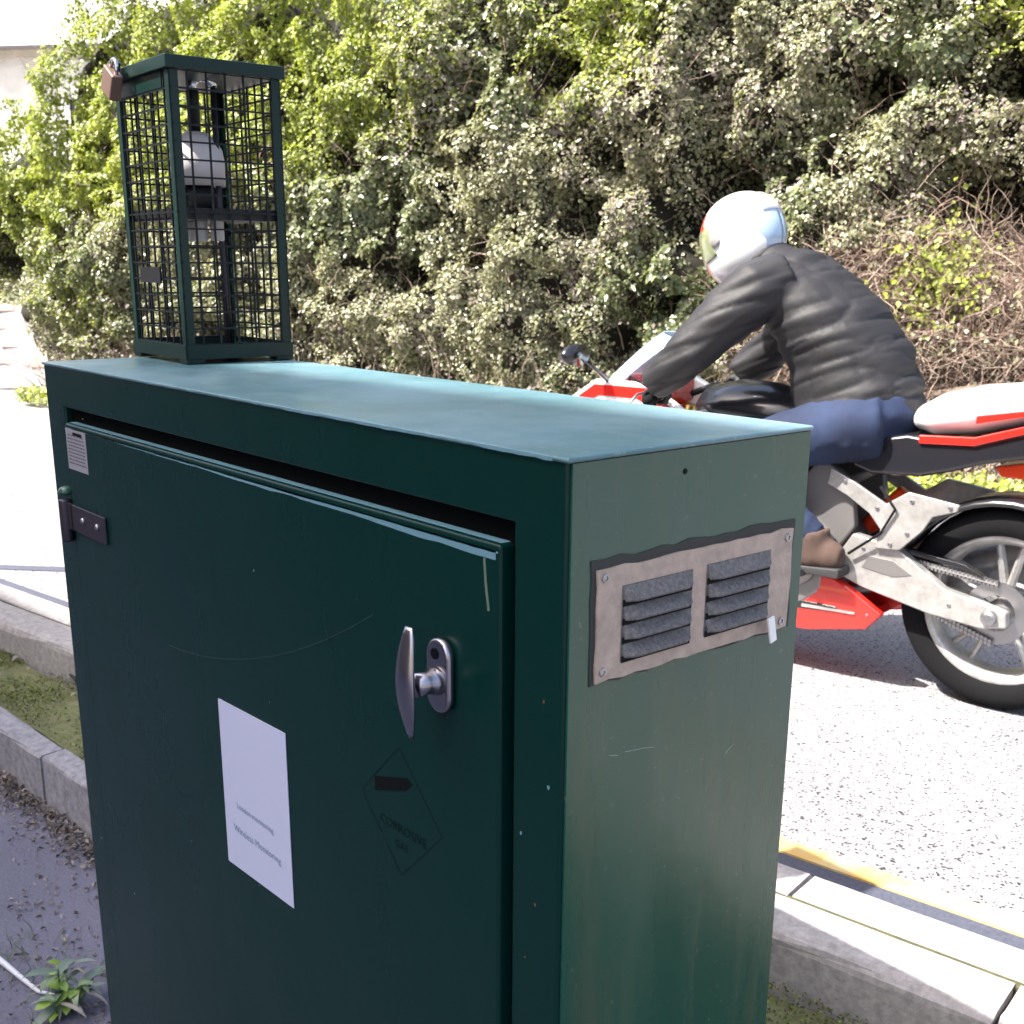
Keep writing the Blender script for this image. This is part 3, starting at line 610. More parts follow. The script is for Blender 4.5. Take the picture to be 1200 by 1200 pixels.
gr = empty('verge_plants', tuple(hloc), label='low bright green plants on the verge in front of the hedge', cat='plants')
nd = 15000; l = rng.uniform(3.8, 14.3, nd); hh = vn(np.stack([l, 0*l, 0*l], 1), 2.5, 40); z = ZR+.03+rng.random(nd)*(.06+.17*hh); P = hpos(l, z, .45+rng.uniform(-.15, .22, nd))-hloc
leaf_mesh('leaves', P, np.tile(HM+[0, 0, 1.0], (nd, 1)), rng.uniform(.02, .05, nd), rng.random(nd), M['lime'], gr, kind='stuff')
# thick fallen branch by the brambles
pts = [HA+HE*x+HM*(.42+.05*math.sin(x*5))+np.array([0, 0, -.50+.03*math.sin(x*7)-(x-5.3)*.02]) for x in np.linspace(5.2, 6.3, 9)]
tag_ = MB().tube([tuple(p) for p in pts], [.035, .033, .03, .03, .026, .024, .02, .018, .01], 9).build('fallen_branch', M['bark'], smooth=True, label='pale broken branch lying across the brambles', cat='branch')
# ================================================================== background at the far left
def m_stone(name, a, b):
    return m_ground(name, a, b, 9, .8)
gw = empty('garden_wall', (0, 0, ZP), label='pale rough stone wall at the far left beyond the hedge end', cat='wall')
wa = Vector((-11.2, 4.6, 0)); wb = Vector((-26, 1.8, 0)); wd = (wb-wa).normalized(); wn = Vector((-wd.y, wd.x, 0)); rs = random.Random(5)
stones = []
for k in range(5):
    mb = MB(); mb.box(0, .42, -.16, .16, 0, .2); me_v = [(x+rs.uniform(-.015, .015), y+rs.uniform(-.02, .02), z_+rs.uniform(-.01, .01)) for x, y, z_ in mb.v]; mb.v = me_v
    stones.append(mb.build('stone', m_stone('wall_stone', *( ((.42, .33, .30), (.55, .46, .42)) if k % 2 else ((.36, .30, .28), (.5, .42, .38)))), gw, bev=.03))
cnt = 0
for row in range(5):
    for i in range(28):
        o = stones[cnt] if cnt < 5 else dup(stones[rs.randrange(5)]); cnt += 1
        p = wa+wd*(i*.44+(row % 2)*.22); o.location = (p.x, p.y, .02+row*.21); o.rotation_euler.z = math.atan2(wd.y, wd.x)+(math.pi if False else 0)
mb = MB(); mb.box(0, 12.6, -.152, .152, 0, 1.06, Matrix.Translation(wa) @ Matrix.Rotation(math.atan2(wd.y, wd.x), 4, 'Z')); mb.build('mortar', M['kerb_old'], gw)
fb = empty('far_bushes', (-17.5, 6.3, ZR), label='dark leafy bush behind the stone wall at the left', cat='bush')
nd = 26000; u = rng.normal(0, 1, (nd, 3)); u /= np.linalg.norm(u, axis=1)[:, None]; u[:, 2] = np.abs(u[:, 2]); P = u*[2.3, 1.5, 2.1]*(.72+.28*rng.random((nd, 1)))*(.8+.4*vn(u, 2.2, 50))[:, None]
leaf_mesh('foliage', P, u+[0, 0, .4], rng.uniform(.04, .07, nd), rng.random(nd), M['ivy'], fb, kind='stuff')
def ball(mb, c, r_, sx, sy, sz, n=16, m_=10):
    return mb.loft([((c[0], c[1], c[2]+sz*math.sin(a)), (1, 0, 0), (0, 1, 0), max(.01, sx*math.cos(a)), max(.01, sy*math.cos(a))) for a in [-math.pi/2*.98+math.pi*.98*k/m_ for k in range(m_+1)]], n)
ball(MB(), (0, 0, .6), 1, 1.15, .8, 1.2).build('shade_core', M['innerdark'], fb, smooth=True)  # dark core, paints the shade inside the bush
# white rendered house
hs = empty('white_house', (-31, 9.4, ZP), R(40), label='white rendered house with slate roof showing above the hedge at top left', cat='house')
M['render'] = m_ground('white_render', (.72, .72, .70), (.80, .79, .76), 6, .2); M['slate'] = m_ground('slate_roof', (.42, .40, .40), (.50, .48, .47), 12, .4)
M['brick'] = mat('brick_wall', (.3, .16, .11), .85); g = G(M['brick']); bt = g.n('ShaderNodeTexBrick'); g.l(g.coord((1, 1, 1)), bt.inputs['Vector']); bt.inputs['Color1'].default_value = (.28, .15, .10, 1); bt.inputs['Color2'].default_value = (.36, .21, .14, 1); bt.inputs['Mortar'].default_value = (.4, .38, .34, 1)
bt.inputs['Scale'].default_value = 4.5; mp = g.n('ShaderNodeMapping'); mp.inputs['Rotation'].default_value = (R(90), 0, 0); cc = g.n('ShaderNodeTexCoord'); g.l(cc.outputs['Object'], mp.inputs[0]); g.l(mp.outputs[0], bt.inputs['Vector']); g.l(bt.outputs['Color'], g.b.inputs['Base Color'])
M['glass'] = mat('window_glass', (.03, .035, .04), .06)
def house(root, wx, dy, hz_, roofh, wallm, roofm, wins, over=.35):
    MB().box(-wx, wx, 0, dy, 0, hz_).build('wall', wallm, root)
    e = over; vs = [(-wx-e, -e, hz_-.05), (wx+e, -e, hz_-.05), (wx+e, dy+e, hz_-.05), (-wx-e, dy+e, hz_-.05), (-wx-e, dy/2, hz_+roofh), (wx+e, dy/2, hz_+roofh)]
    vs += [(x, y, z_-.14) for x, y, z_ in vs]
    fs = [(0, 1, 5, 4), (2, 3, 4, 5), (6, 10, 11, 7), (8, 11, 10, 9), (0, 6, 7, 1), (1, 7, 11, 5), (5, 11, 8, 2), (2, 8, 9, 3), (3, 9, 10, 4), (4, 10, 6, 0)]
    rf = MB().add(vs, fs).build('roof', roofm, root)
    MB().add([(-wx, 0, hz_), (-wx, dy, hz_), (-wx, dy/2, hz_+roofh-.25), (-wx+.2, 0, hz_), (-wx+.2, dy, hz_), (-wx+.2, dy/2, hz_+roofh-.25)], [(0, 1, 2), (5, 4, 3), (0, 3, 4, 1), (1, 4, 5, 2), (2, 5, 3, 0)]).build('gable', wallm, root)
    MB().add([(wx, 0, hz_), (wx, dy, hz_), (wx, dy/2, hz_+roofh-.25), (wx-.2, 0, hz_), (wx-.2, dy, hz_), (wx-.2, dy/2, hz_+roofh-.25)], [(0, 1, 2), (5, 4, 3), (0, 3, 4, 1), (1, 4, 5, 2), (2, 5, 3, 0)]).build('gable', wallm, root)
    MB().tube([(-wx-e, -e-.05, hz_-.1), (wx+e, -e-.05, hz_-.1)], .06, 8).build('gutter', M['label'], root)
    for cx, cz, ww, wh in wins:
        fr = MB(); 
        for a in ((cx-ww/2, cx-ww/2+.07, cz, cz+wh), (cx+ww/2-.07, cx+ww/2, cz, cz+wh), (cx-ww/2+.07, cx+ww/2-.07, cz+wh-.07, cz+wh), (cx-ww/2+.07, cx+ww/2-.07, cz, cz+.07), (cx-.03, cx+.03, cz+.07, cz+wh-.07)): fr.box(a[0], a[1], -.05, .02, a[2], a[3])
        f_ = fr.build('window', M['white'], root); MB().box(cx-ww/2+.06, cx+ww/2-.06, -.02, -.005, cz+.06, cz+wh-.06).build('pane', M['glass'], f_)
        MB().box(cx-ww/2-.08, cx+ww/2+.08, -.12, 0, cz-.09, cz-.002).build('sill', M['kerb'], f_)
house(hs, 5, 7, 6.6, 2.8, M['render'], M['slate'], [(-3.2, 4.2, 1.1, 1.2), (0, 4.2, 1.1, 1.2), (3.2, 4.2, 1.1, 1.2), (-3, .9, 1.5, 1.3), (2.8, .9, 1.5, 1.3)])
rfc = MB().box(-4.2, -3.4, 3, 3.9, 8, 10.6).build('chimney', M['render'], hs)
# tall terrace behind the viewer: its shade falls over the pavement and the cabinet
EA = R(5.2); EW = 1.05/.56
BN = -4.6; bloc = Vector((-.9, -5.0, 0))
bt_ = empty('brick_terrace', (bloc.x, bloc.y, ZP), EA+math.pi, label='tall brick terrace behind the viewer shading the pavement', cat='building')
sh_pt = Vector((.72, .248, 0.0))      # a point where the shade edge lies on the cabinet top
sdh = Vector((sd.x, sd.y, 0)); ed = Vector((math.cos(EA), math.sin(EA), 0)); en = Vector((-ed.y, ed.x, 0))
dn = -(bloc+en*.46-sh_pt).dot(en); hgt = sh_pt.z+dn/(-sd.dot(en))*sd.z
EAVE = hgt-ZP+.07
house(bt_, 15, 9, EAVE, 3.6, M['brick'], M['slate'], [(x, z_, 1.1, 1.6) for x in (-12.5, -9.5, -6.5, -3.5, 3.5, 6.5, 9.5, 12.5) for z_ in (1.0, 3.9, 6.8) if z_+2 < EAVE])
for c in bt_.children:
    pass
bt_.location = (bloc.x-14.2, bloc.y-14.2*math.tan(EA), ZP)
# ================================================================== motorcycle
m = M['bred'] = mat('red_bodywork', (.62, .018, .012), .22, 0, .5, .6)
M['bwhite'] = mat('white_bodywork', (.80, .80, .80), .22, 0, .5, .6)
m = M['alu'] = mat('bare_aluminium', (.5, .5, .5), .35, .6); g = G(m); co = g.coord(); nf = g.noise(14, co, 6, .7); g.l(g.mix(g.ramp(nf, [(.35, BW(0)), (.7, BW(1))]), (.30, .29, .28), (.56, .55, .54)), g.b.inputs['Base Color']); g.l(g.ramp(nf, [(.3, BW(.5)), (.7, BW(.28))]), g.b.inputs['Roughness']); g.bump(g.noise(90, co, 3), .12, .002)
M['alu_d'] = mat('cast_engine_alloy', (.22, .21, .21), .5, .7)
M['bblack'] = mat('black_bodywork', (.012, .012, .015), .22, 0, .5, .4)
M['seat'] = mat('seat_vinyl', (.022, .02, .02), .55)
m = M['tyre'] = mat('tyre_rubber', (.006, .006, .007), .9, 0, .15); g = G(m); g.bump(g.noise(80, g.coord(), 2), .3, .002)
m = M['screen'] = mat('tinted_screen', (.55, .72, .85), .08); m.node_tree.nodes['Principled BSDF'].inputs['Transmission Weight'].default_value = .35; m.node_tree.nodes['Principled BSDF'].inputs['Alpha'].default_value = .85
M['gold'] = mat('gold_fork', (.55, .36, .10), .3, .9)
M['taillight'] = mat('tail_light', (.75, .06, .015), .2)
bike = empty('motorcycle', tuple(rd(.68, 2.62, ZR)), TH+math.pi, label='red and white sports motorcycle with black seat passing on the road', cat='motorcycle')
RX = Matrix.Rotation(R(90), 4, 'X')
def both(f):
    for s in (1, -1): f(s)
def bprism(name, out, y0, y1, mat_, par=None, bev=.006, **k): return MB().prism(out, y0, y1).build(name, mat_, par or bike, bev=bev, seg=2, **k)
def wheel(ax, r_, wd_, label):
    wt = empty('wheel', ax, parent=bike); wt['label'] = label
    hw = wd_/2; rim = r_-.095; prof = []
    for k in range(9): a = math.pi*k/8; prof.append((rim+.012+(r_-rim-.012)*math.sin(a)**.7, hw*math.cos(a)*(1 if abs(math.cos(a)) < .9 else .82)))
    prof += [(rim+.004, -hw*.6), (rim+.004, hw*.6)]
    MB().lathe(prof, 56, RX, closed=True).build('tyre', M['tyre'], wt, smooth=True)
    rp_ = [(rim+.014, hw*.72), (rim+.016, hw*.66), (rim-.002, hw*.55), (rim-.012, hw*.2), (rim-.012, -hw*.2), (rim-.002, -hw*.55), (rim+.016, -hw*.66), (rim+.014, -hw*.72), (rim-.012, -hw*.6), (rim-.026, -hw*.2), (rim-.026, hw*.2), (rim-.012, hw*.6)]
    MB().lathe(rp_, 56, RX, closed=True).build('rim', M['alu'], wt, smooth=True)
    for k in range(5):
        for dv in (-.13, .13):
            a = 2*math.pi*k/5+.3; a2 = a+dv*1.4
            MB().loft([((.03*math.cos(a), 0, .03*math.sin(a)), (-math.sin(a), 0, math.cos(a)), (0, 1, 0), .014, .028), (((rim-.02)*math.cos(a2), 0, (rim-.02)*math.sin(a2)), (-math.sin(a), 0, math.cos(a)), (0, 1, 0), .011, .018)], 8).build('spoke', M['alu'], wt)
    MB().lathe([(.02, -hw*.8), (.036, -hw*.75), (.036, hw*.75), (.02, hw*.8)], 24, RX).build('hub', M['alu_d'], wt, smooth=True)
    return wt
rw = wheel((0, 0, .315), .315, .17, 'rear wheel with silver rim'); fw = wheel((1.39, 0, .30), .30, .12, 'front wheel with silver rim')
def ring(name, ax, r0, r1, y, t_, m_, par, n=40): return MB().lathe([(r0, y-t_), (r1, y-t_), (r1, y+t_), (r0, y+t_)], n, Matrix.Translation(ax) @ RX, closed=True).build(name, m_, par)
both(lambda s: ring('brake_disc', (0, 0, 0), .085, .155, s*.065, .0025, M['steel'], fw))
ring('sprocket', (0, 0, 0), .055, .095, -.085, .003, M['steel'], rw); ring('brake_disc', (0, 0, 0), .06, .11, .085, .0025, M['steel'], rw)
# swingarm, chain, hugger
arm = [(.50, .37), (.47, .45), (.44, .50), (.30, .48), (.21, .42), (.14, .375), (.02, .35), (-.045, .335), (-.05, .29), (.02, .275), (.18, .29), (.40, .335)]
both(lambda s: bprism('swingarm', arm, min(s*.105, s*.145), max(s*.105, s*.145), M['alu']))
both(lambda s: MB().lathe([(.024, 0), (.022, .012), (.012, .016)], 16, Matrix.Translation((0, s*.146, .315)) @ Matrix.Rotation(R(-90*s), 4, 'X')).build('axle_nut', M['steel'], bike))
mb = MB()
for z0, z1 in ((.405, .455), (.225, .375)): mb.tube([(0, .094, z0), (.46, .094, z1)], .009, 6)
mb.build('chain', M['alu_d'], bike)
hug = MB(); vs = []; n_ = 12
for i in range(n_+1):
    a = R(25+i*9.5)
    for y, rr_ in ((-.095, .325), (-.06, .345), (.06, .345), (.095, .325), (.09, .318), (-.09, .318)): vs.append((rr_*math.cos(a), y, .315+rr_*math.sin(a)))
fs = [(i*6+j, (i+1)*6+j, (i+1)*6+(j+1) % 6, i*6+(j+1) % 6) for i in range(n_) for j in range(6)]+[tuple(range(6)), tuple(n_*6+j for j in range(5, -1, -1))]
hug.add(vs, fs).build('rear_hugger', M['bblack'], bike, smooth=True)
# frame, Y shaped rear-set plates, engine
Y_ = [(.52, .70), (.44, .665), (.335, .61), (.27, .655), (.115, .635), (.12, .615), (.19, .59), (.215, .545), (.28, .475), (.36, .47), (.345, .53), (.385, .575), (.46, .62), (.53, .65)]
both(lambda s: bprism('footrest_plate', Y_, min(s*.15, s*.165), max(s*.15, s*.165), M['alu'], bev=.004))
both(lambda s: bprism('frame_beam', [(.52, .40), (.44, .52), (.46, .66), (.62, .76), (1.0, .84), (1.12, .80), (1.08, .74), (.70, .62), (.60, .40)], min(s*.10, s*.135), max(s*.10, s*.135), M['alu_d']))
both(lambda s: MB().tube([(.50, s*.12, .64), (.30, s*.10, .76), (.0, s*.08, .84)], .014, 8).build('subframe_rail', M['alu_d'], bike, smooth=True))
bprism('crankcase', [(.52, .30), (.50, .48), (.62, .56), (.84, .54), (.98, .44), (.98, .30), (.88, .24), (.60, .23)], -.17, .17, M['alu_d'], bev=.02)
bprism('cylinder_block', [(.70, .52), (.76, .74), (.98, .78), (1.02, .60), (.94, .44)], -.15, .15, M['alu_d'], bev=.012)
both(lambda s: MB().lathe([(.085, 0), (.08, .018), (.05, .026)], 28, Matrix.Translation((.62 if s > 0 else .74, s*.168, .39)) @ Matrix.Rotation(R(-90*s), 4, 'X')).build('engine_cover', M['alu_d'], bike, smooth=True))
bprism('radiator', [(1.06, .44), (1.02, .74), (1.05, .74), (1.10, .44)], -.15, .15, M['bblack'], bev=.004)
both(lambda s: MB().tube([(.56, s*.12, .37), (.56, s*.235, .37)], .012, 10).build('footpeg', M['dark'], bike))
MB().tube([(.45, .0, .50), (.34, .0, .62)], .030, 14).build('shock_absorber', M['taillight'], bike, smooth=True)
# exhaust on the far side
MB().tube([(1.02, -.05, .55), (1.10, -.06, .35), (.95, -.08, .22), (.6, -.12, .22), (.4, -.17, .28)], .024, 12).build('exhaust_pipe', M['steel'], bike, smooth=True)
MB().tube([(.40, -.18, .29), (.36, -.19, .31), (-.10, -.20, .50), (-.14, -.20, .515)], [.03, .055, .058, .045], 20).build('silencer', M['alu'], bike, smooth=True)
# tank
MB().loft([((.60, 0, .80), (0, 1, 0), (0, 0, 1), .075, .04), ((.68, 0, .83), (0, 1, 0), (0, 0, 1), .12, .075), ((.80, 0, .845), (0, 1, 0), (0, 0, 1), .155, .085), ((.93, 0, .85), (0, 1, 0), (0, 0, 1), .155, .085), ((1.04, 0, .84), (0, 1, 0), (0, 0, 1), .12, .07), ((1.09, 0, .83), (0, 1, 0), (0, 0, 1), .05, .03)], 28).build('fuel_tank', M['bblack'], bike, smooth=True)
MB().loft([((.44, 0, .775), (0, 1, 0), (0, 0, 1), .12, .03), ((.52, 0, .765), (0, 1, 0), (0, 0, 1), .14, .035), ((.62, 0, .775), (0, 1, 0), (0, 0, 1), .11, .04)], 20).build('rider_seat', M['seat'], bike, smooth=True)
def tail_loft(name, secs, mat_, n=24): return MB().loft([((x, 0, z), (0, 1, 0), (0, 0, 1), ry, rz) for x, z, ry, rz in secs], n).build(name, mat_, bike, smooth=True)
tail_loft('tail_cowl', [(.30, .865, .10, .04), (.24, .875, .135, .066), (.12, .90, .15, .072), (0, .925, .145, .062), (-.14, .955, .12, .045), (-.28, .985, .08, .028), (-.34, .995, .04, .012)], M['bwhite'])
both(lambda s: bprism('side_stripe', [(.26, .80), (.26, .825), (.10, .833), (-.06, .885), (-.22, .935), (-.22, .915), (-.06, .862), (.10, .808)], min(s*.135, s*.152), max(s*.135, s*.152), M['bred'], bev=.003))
bprism('undertail', [(.47, .71), (.45, .79), (.30, .822), (.1, .806), (-.06, .86), (-.2, .905), (-.25, .885), (-.14, .825), (-.04, .782), (.07, .757), (.16, .725), (.25, .70), (.4, .69)], -.142, .142, M['bblack'], bev=.014)
bprism('tail_light', [(.06, .745), (-.20, .80), (-.25, .835), (-.22, .775), (-.05, .715), (.04, .715)], -.07, .07, M['taillight'], bev=.006)
bprism('number_plate_bracket', [(-.20, .80), (-.30, .62), (-.32, .62), (-.25, .83)], -.03, .03, M['bblack'], bev=.003)
# fairings
BP = [(.60, .365), (.48, .355), (.42, .325), (.315, .262), (.365, .205), (.56, .165), (.85, .15), (1.08, .20), (1.16, .36), (1.12, .44), (.98, .34), (.80, .33)]
both(lambda s: bprism('belly_fairing', BP, min(s*.13, s*.165), max(s*.13, s*.165), M['bred'], bev=.008))
both(lambda s: bprism('belly_insert', [(.58, .235), (.47, .245), (.455, .255), (.47, .262), (.60, .262), (.9, .25), (.9, .23)], min(s*.160, s*.168), max(s*.160, s*.168), M['bblack'], bev=.002))
both(lambda s: bprism('belly_trim', [(.58, .242), (.40, .250), (.40, .256), (.58, .252)], min(s*.166, s*.171), max(s*.166, s*.171), M['alu'], bev=0))
bprism('belly_floor', [(.40, .20), (.56, .168), (.85, .153), (1.08, .20), (1.08, .22), (.85, .18), (.56, .19), (.42, .22)], -.131, .131, M['bred'], bev=.003)
SF = [(1.53, .845), (1.42, .915), (1.22, .915), (1.10, .86), (1.0, .80), (.90, .66), (.92, .50), (.98, .46), (1.12, .45), (1.20, .52), (1.24, .66), (1.36, .74), (1.50, .79)]
both(lambda s: bprism('side_fairing', SF, min(s*.15, s*.185), max(s*.15, s*.185), M['bwhite'], bev=.010))
both(lambda s: bprism('fairing_stripe', [(1.50, .845), (1.42, .898), (1.20, .90), (1.10, .84), (1.12, .81), (1.24, .86), (1.40, .86), (1.48, .82)], min(s*.183, s*.189), max(s*.183, s*.189), M['bred'], bev=.002))
MB().loft([((1.22, 0, .87), (0, 1, 0), (0, 0, 1), .19, .055), ((1.36, 0, .875), (0, 1, 0), (0, 0, 1), .185, .05), ((1.48, 0, .84), (0, 1, 0), (0, 0, 1), .14, .05), ((1.57, 0, .80), (0, 1, 0), (0, 0, 1), .06, .035)], 28).build('nose_cone', M['bred'], bike, smooth=True)
MB().loft([((1.49, 0, .80), (0, 1, 0), (.3, 0, 1), .11, .035), ((1.545, 0, .785), (0, 1, 0), (.3, 0, 1), .07, .022)], 20).build('headlight', M['glass'], bike, smooth=True)
# curved screen with thickness
vs = []; nu = 12; nv = 8
for sh_ in (0, .004):
    for j in range(nv+1):
        v = j/nv; x = 1.45-.20*v-.03*math.sin(v*3.14); z = .905+.175*v+.03*math.sin(v*3.14); wv = .17-.075*v**2
        for i in range(nu+1):
            a = (i/nu-.5)*math.pi; vs.append((x-sh_-(.10+.02*v)*(1-math.cos(a)), wv*math.sin(a), z-sh_-.02*(1-math.cos(a))))
o_ = (nu+1)*(nv+1); fs = []
for j in range(nv):
    for i in range(nu): a = j*(nu+1)+i; fs += [(a, a+1, a+nu+2, a+nu+1), (o_+a, o_+a+nu+1, o_+a+nu+2, o_+a+1)]
ed_ = [j*(nu+1) for j in range(nv+1)]+[nv*(nu+1)+i for i in range(1, nu+1)]+[j*(nu+1)+nu for j in range(nv-1, -1, -1)]+[i for i in range(nu-1, 0, -1)]
fs += [(ed_[k], ed_[(k+1) % len(ed_)], o_+ed_[(k+1) % len(ed_)], o_+ed_[k]) for k in range(len(ed_))]
MB().add(vs, fs).build('windscreen', M['screen'], bike, smooth=True)
MB().loft([((1.28, 0, .93), (0, 1, 0), (0, 0, 1), .08, .02), ((1.20, 0, .95), (0, 1, 0), (0, 0, 1), .075, .03)], 16).build('dashboard', M['bblack'], bike, smooth=True)
def mir(s):
    mo = empty('mirror', (1.36, s*.17, .90), parent=bike)
    MB().tube([(0, 0, 0), (.04, s*.07, .07), (.05, s*.12, .10)], .007, 8).build('stalk', M['bblack'], mo, smooth=True)
    MB().loft([((.075, s*.15, .105), (0, 1, 0), (0, 0, 1), .03, .012), ((.06, s*.15, .105), (0, 1, 0), (0, 0, 1), .066, .034), ((.035, s*.15, .105), (0, 1, 0), (0, 0, 1), .07, .037)], 20).build('housing', M['bblack'], mo, smooth=True)
both(mir)
both(lambda s: MB().tube([(1.20, s*.10, .82), (1.39, s*.10, .30)], .026, 14).build('fork_leg', M['gold'], bike, smooth=True))
both(lambda s: MB().tube([(1.19, s*.09, .86), (1.15, s*.16, .885), (1.10, s*.33, .875)], .0115, 10).build('handlebar', M['dark'], bike, smooth=True))
both(lambda s: MB().tube([(1.125, s*.21, .885), (1.10, s*.335, .875)], .0165, 14).build('grip', M['tyre'], bike, smooth=True))
both(lambda s: MB().tube([(1.16, s*.20, .895), (1.18, s*.27, .885), (1.165, s*.33, .865)], .005, 8).build('brake_lever', M['steel'], bike, smooth=True))
fen = MB(); vs = []
for i in range(13):
    a = R(30+i*9.5)
    for y, rr_ in ((-.075, .305), (-.045, .325), (.045, .325), (.075, .305), (.07, .30), (-.07, .30)): vs.append((1.39+rr_*math.cos(a), y, .30+rr_*math.sin(a)))
fen.add(vs, [(i*6+j, (i+1)*6+j, (i+1)*6+(j+1) % 6, i*6+(j+1) % 6) for i in range(12) for j in range(6)]+[tuple(range(6)), tuple(72+j for j in range(5, -1, -1))]).build('front_mudguard', M['bred'], bike, smooth=True)
def bolt(x, y, z, r_=.007):
    MB().lathe([(r_, 0), (r_*.95, .004), (r_*.45, .005), (r_*.4, .002)], 8, Matrix.Translation((x, y, z)) @ Matrix.Rotation(R(-90), 4, 'X')).build('bolt', M['steel'], bike)
for x, z in ((.47, .665), (.36, .595), (.255, .63), (.14, .625), (.26, .53), (.31, .49)): bolt(x, .165, z)
for x, z in ((.46, .40), (.40, .46), (.12, .33)): bolt(x, .145, z, .006)
for x, z in ((.55, .34), (.70, .32), (.95, .24), (.36, .255)): bolt(x, .165, z, .005)
for k in range(10): a = 2*math.pi*k/10; bolt(.62+.076*math.cos(a), .172, .39+.076*math.sin(a), .004)
mb = MB()
for k in range(38):
    for z0, z1 in ((.405, .455), (.225, .375)): u = k/38; x = .46*u; z = z0+(z1-z0)*u; mb.box(x, x+.008, .086, .102, z-.0105, z+.0105)
mb.build('chain_links', M['steel'], bike, kind='stuff')
bprism('chain_guard', [(.42, .47), (.10, .435), (.04, .415), (.05, .427), (.10, .45), (.42, .487)], .078, .108, M['bblack'], bev=.002)
bprism('arm_slot', [(.40, .40), (.38, .44), (.30, .435), (.24, .40), (.30, .385)], .1455, .1475, M['alu_d'], bev=.001)
MB().tube([(.36, .155, .66), (.30, .175, .60), (.34, .172, .52), (.44, .165, .44)], .0045, 6).build('brake_hose', M['tyre'], bike, smooth=True)
MB().tube([(.52, .17, .42), (.62, .185, .36), (.73, .20, .35), (.735, .235, .35)], .006, 8).build('gear_lever', M['alu'], bike, smooth=True)
MB().tube([(1.16, .19, .89), (1.28, .17, .93), (1.36, .10, .80), (1.30, .08, .60)], .005, 6).build('clutch_cable', M['tyre'], bike, smooth=True)
MB().tube([(.92, .155, .70), (.80, .165, .60), (.66, .16, .62), (.60, .14, .70)], .012, 8).build('coolant_hose', M['tyre'], bike, smooth=True)
for k in range(7): MB().box(.72, 1.0, -.155, .155, .535+.028*k, .541+.028*k, Matrix.Translation((0, 0, 0))).build('cooling_fin', M['alu_d'], bike)
both(lambda s: MB().loft([((-.12, s*.13, .87), (1, 0, 0), (0, 0, 1), .010, .008), ((-.13, s*.20, .865), (1, 0, 0), (0, 0, 1), .012, .010), ((-.14, s*.235, .86), (1, 0, 0), (0, 0, 1), .03, .014), ((-.14, s*.25, .86), (1, 0, 0), (0, 0, 1), .008, .005)], 12).build('indicator', M['gold'], bike, smooth=True))
bprism('tail_badge', [(.10, .895), (-.06, .925), (-.04, .905), (.10, .872)], .128, .1535, M['bred'], bev=.002)
ring('rim_tape', (0, 0, 0), .218, .2225, .063, .0015, M['bred'], rw)
# ================================================================== rider
# zips and seams follow the jacket builder
M['skin'] = mat('skin', (.55, .34, .26), .5)
m = M['jacket'] = mat('black_leather_jacket', (.009, .0085, .011), .66, 0, .5); g = G(m); g.bump(g.noise(35, g.coord((1, .4, 1)), 4), .25, .006)
m = M['jeans'] = mat('blue_jeans', (.035, .07, .17), .85); g = G(m); co = g.coord(); g.l(g.mix(g.ramp(g.noise(6, co, 5), [(.35, BW(0)), (.75, BW(.8))]), (.003, .009, .032), (.014, .032, .09)), g.b.inputs['Base Color']); g.bump(g.noise(300, co, 2), .3, .001)
M['boot'] = mat('tan_suede_boot', (.06, .036, .028), .9); M['sole'] = mat('boot_sole', (.02, .02, .022), .7)
m = M['helmet'] = mat('helmet_paint', (.8, .8, .8), .15, 0, .5, 1); g = G(m); co = g.coord()
sx = g.n('ShaderNodeSeparateXYZ'); g.l(co, sx.inputs[0])
nz_ = g.noise(9, co, 2); redm = g.ramp(g.math('ADD', g.math('MULTIPLY', sx.outputs[0], 4), g.math('ADD', g.math('MULTIPLY', nz_, .35), sx.outputs[2])), [(.50, BW(0)), (.52, BW(1))])
c_ = g.mix(redm, (.82, .82, .82), (.6, .03, .03))
blm = g.ramp(g.math('ADD', g.math('MULTIPLY', sx.outputs[0], -4), g.math('MULTIPLY', nz_, .8)), [(.80, BW(0)), (.82, BW(.8))]); c_ = g.mix(blm, c_, (.22, .36, .55)); g.l(c_, g.b.inputs['Base Color'])
per = empty('person', tuple(rd(.68, 2.62, ZR)), TH+math.pi, label='rider in black jacket, blue jeans and white helmet crouched forward on the motorcycle', cat='person')
def torso(mb, g_=0):
    S = [((.52, 0, .86), (1, 0, 0), .205, .195), ((.53, 0, .93), (1, 0, -.12), .205, .20), ((.57, 0, 1.03), (.94, 0, -.34), .185, .205), ((.635, 0, 1.12), (.85, 0, -.5), .165, .215), ((.715, 0, 1.20), (.8, 0, -.6), .142, .215), ((.79, 0, 1.265), (.75, 0, -.66), .115, .185), ((.85, 0, 1.31), (.7, 0, -.7), .075, .095), ((.885, 0, 1.335), (.7, 0, -.7), .066, .07)]
    mb.loft([(c, u, (0, 1, 0), a+g_, b+g_) for c, u, a, b in S], 28)
def arms(mb, g_=0):
    for s in (1, -1):
        mb.tube([(.755, s*.13, 1.245), (.80, s*.20, 1.225), (.88, s*.255, 1.135), (.965, s*.295, 1.04), (1.03, s*.295, .985), (1.11, s*.28, .925)], [.085+g_, .083+g_, .072+g_, .062+g_, .056+g_, .043+g_], 16)
def legs(mb, g_=0):
    for s in (1, -1):
        mb.tube([(.40, s*.09, .84), (.50, s*.13, .825), (.66, s*.19, .775), (.86, s*.235, .70)], [.11+g_, .112+g_, .092+g_, .072+g_], 18)
        mb.tube([(.87, s*.235, .70), (.80, s*.225, .63), (.66, s*.205, .555), (.54, s*.19, .475)], [.07+g_, .068+g_, .064+g_, .050+g_], 16)
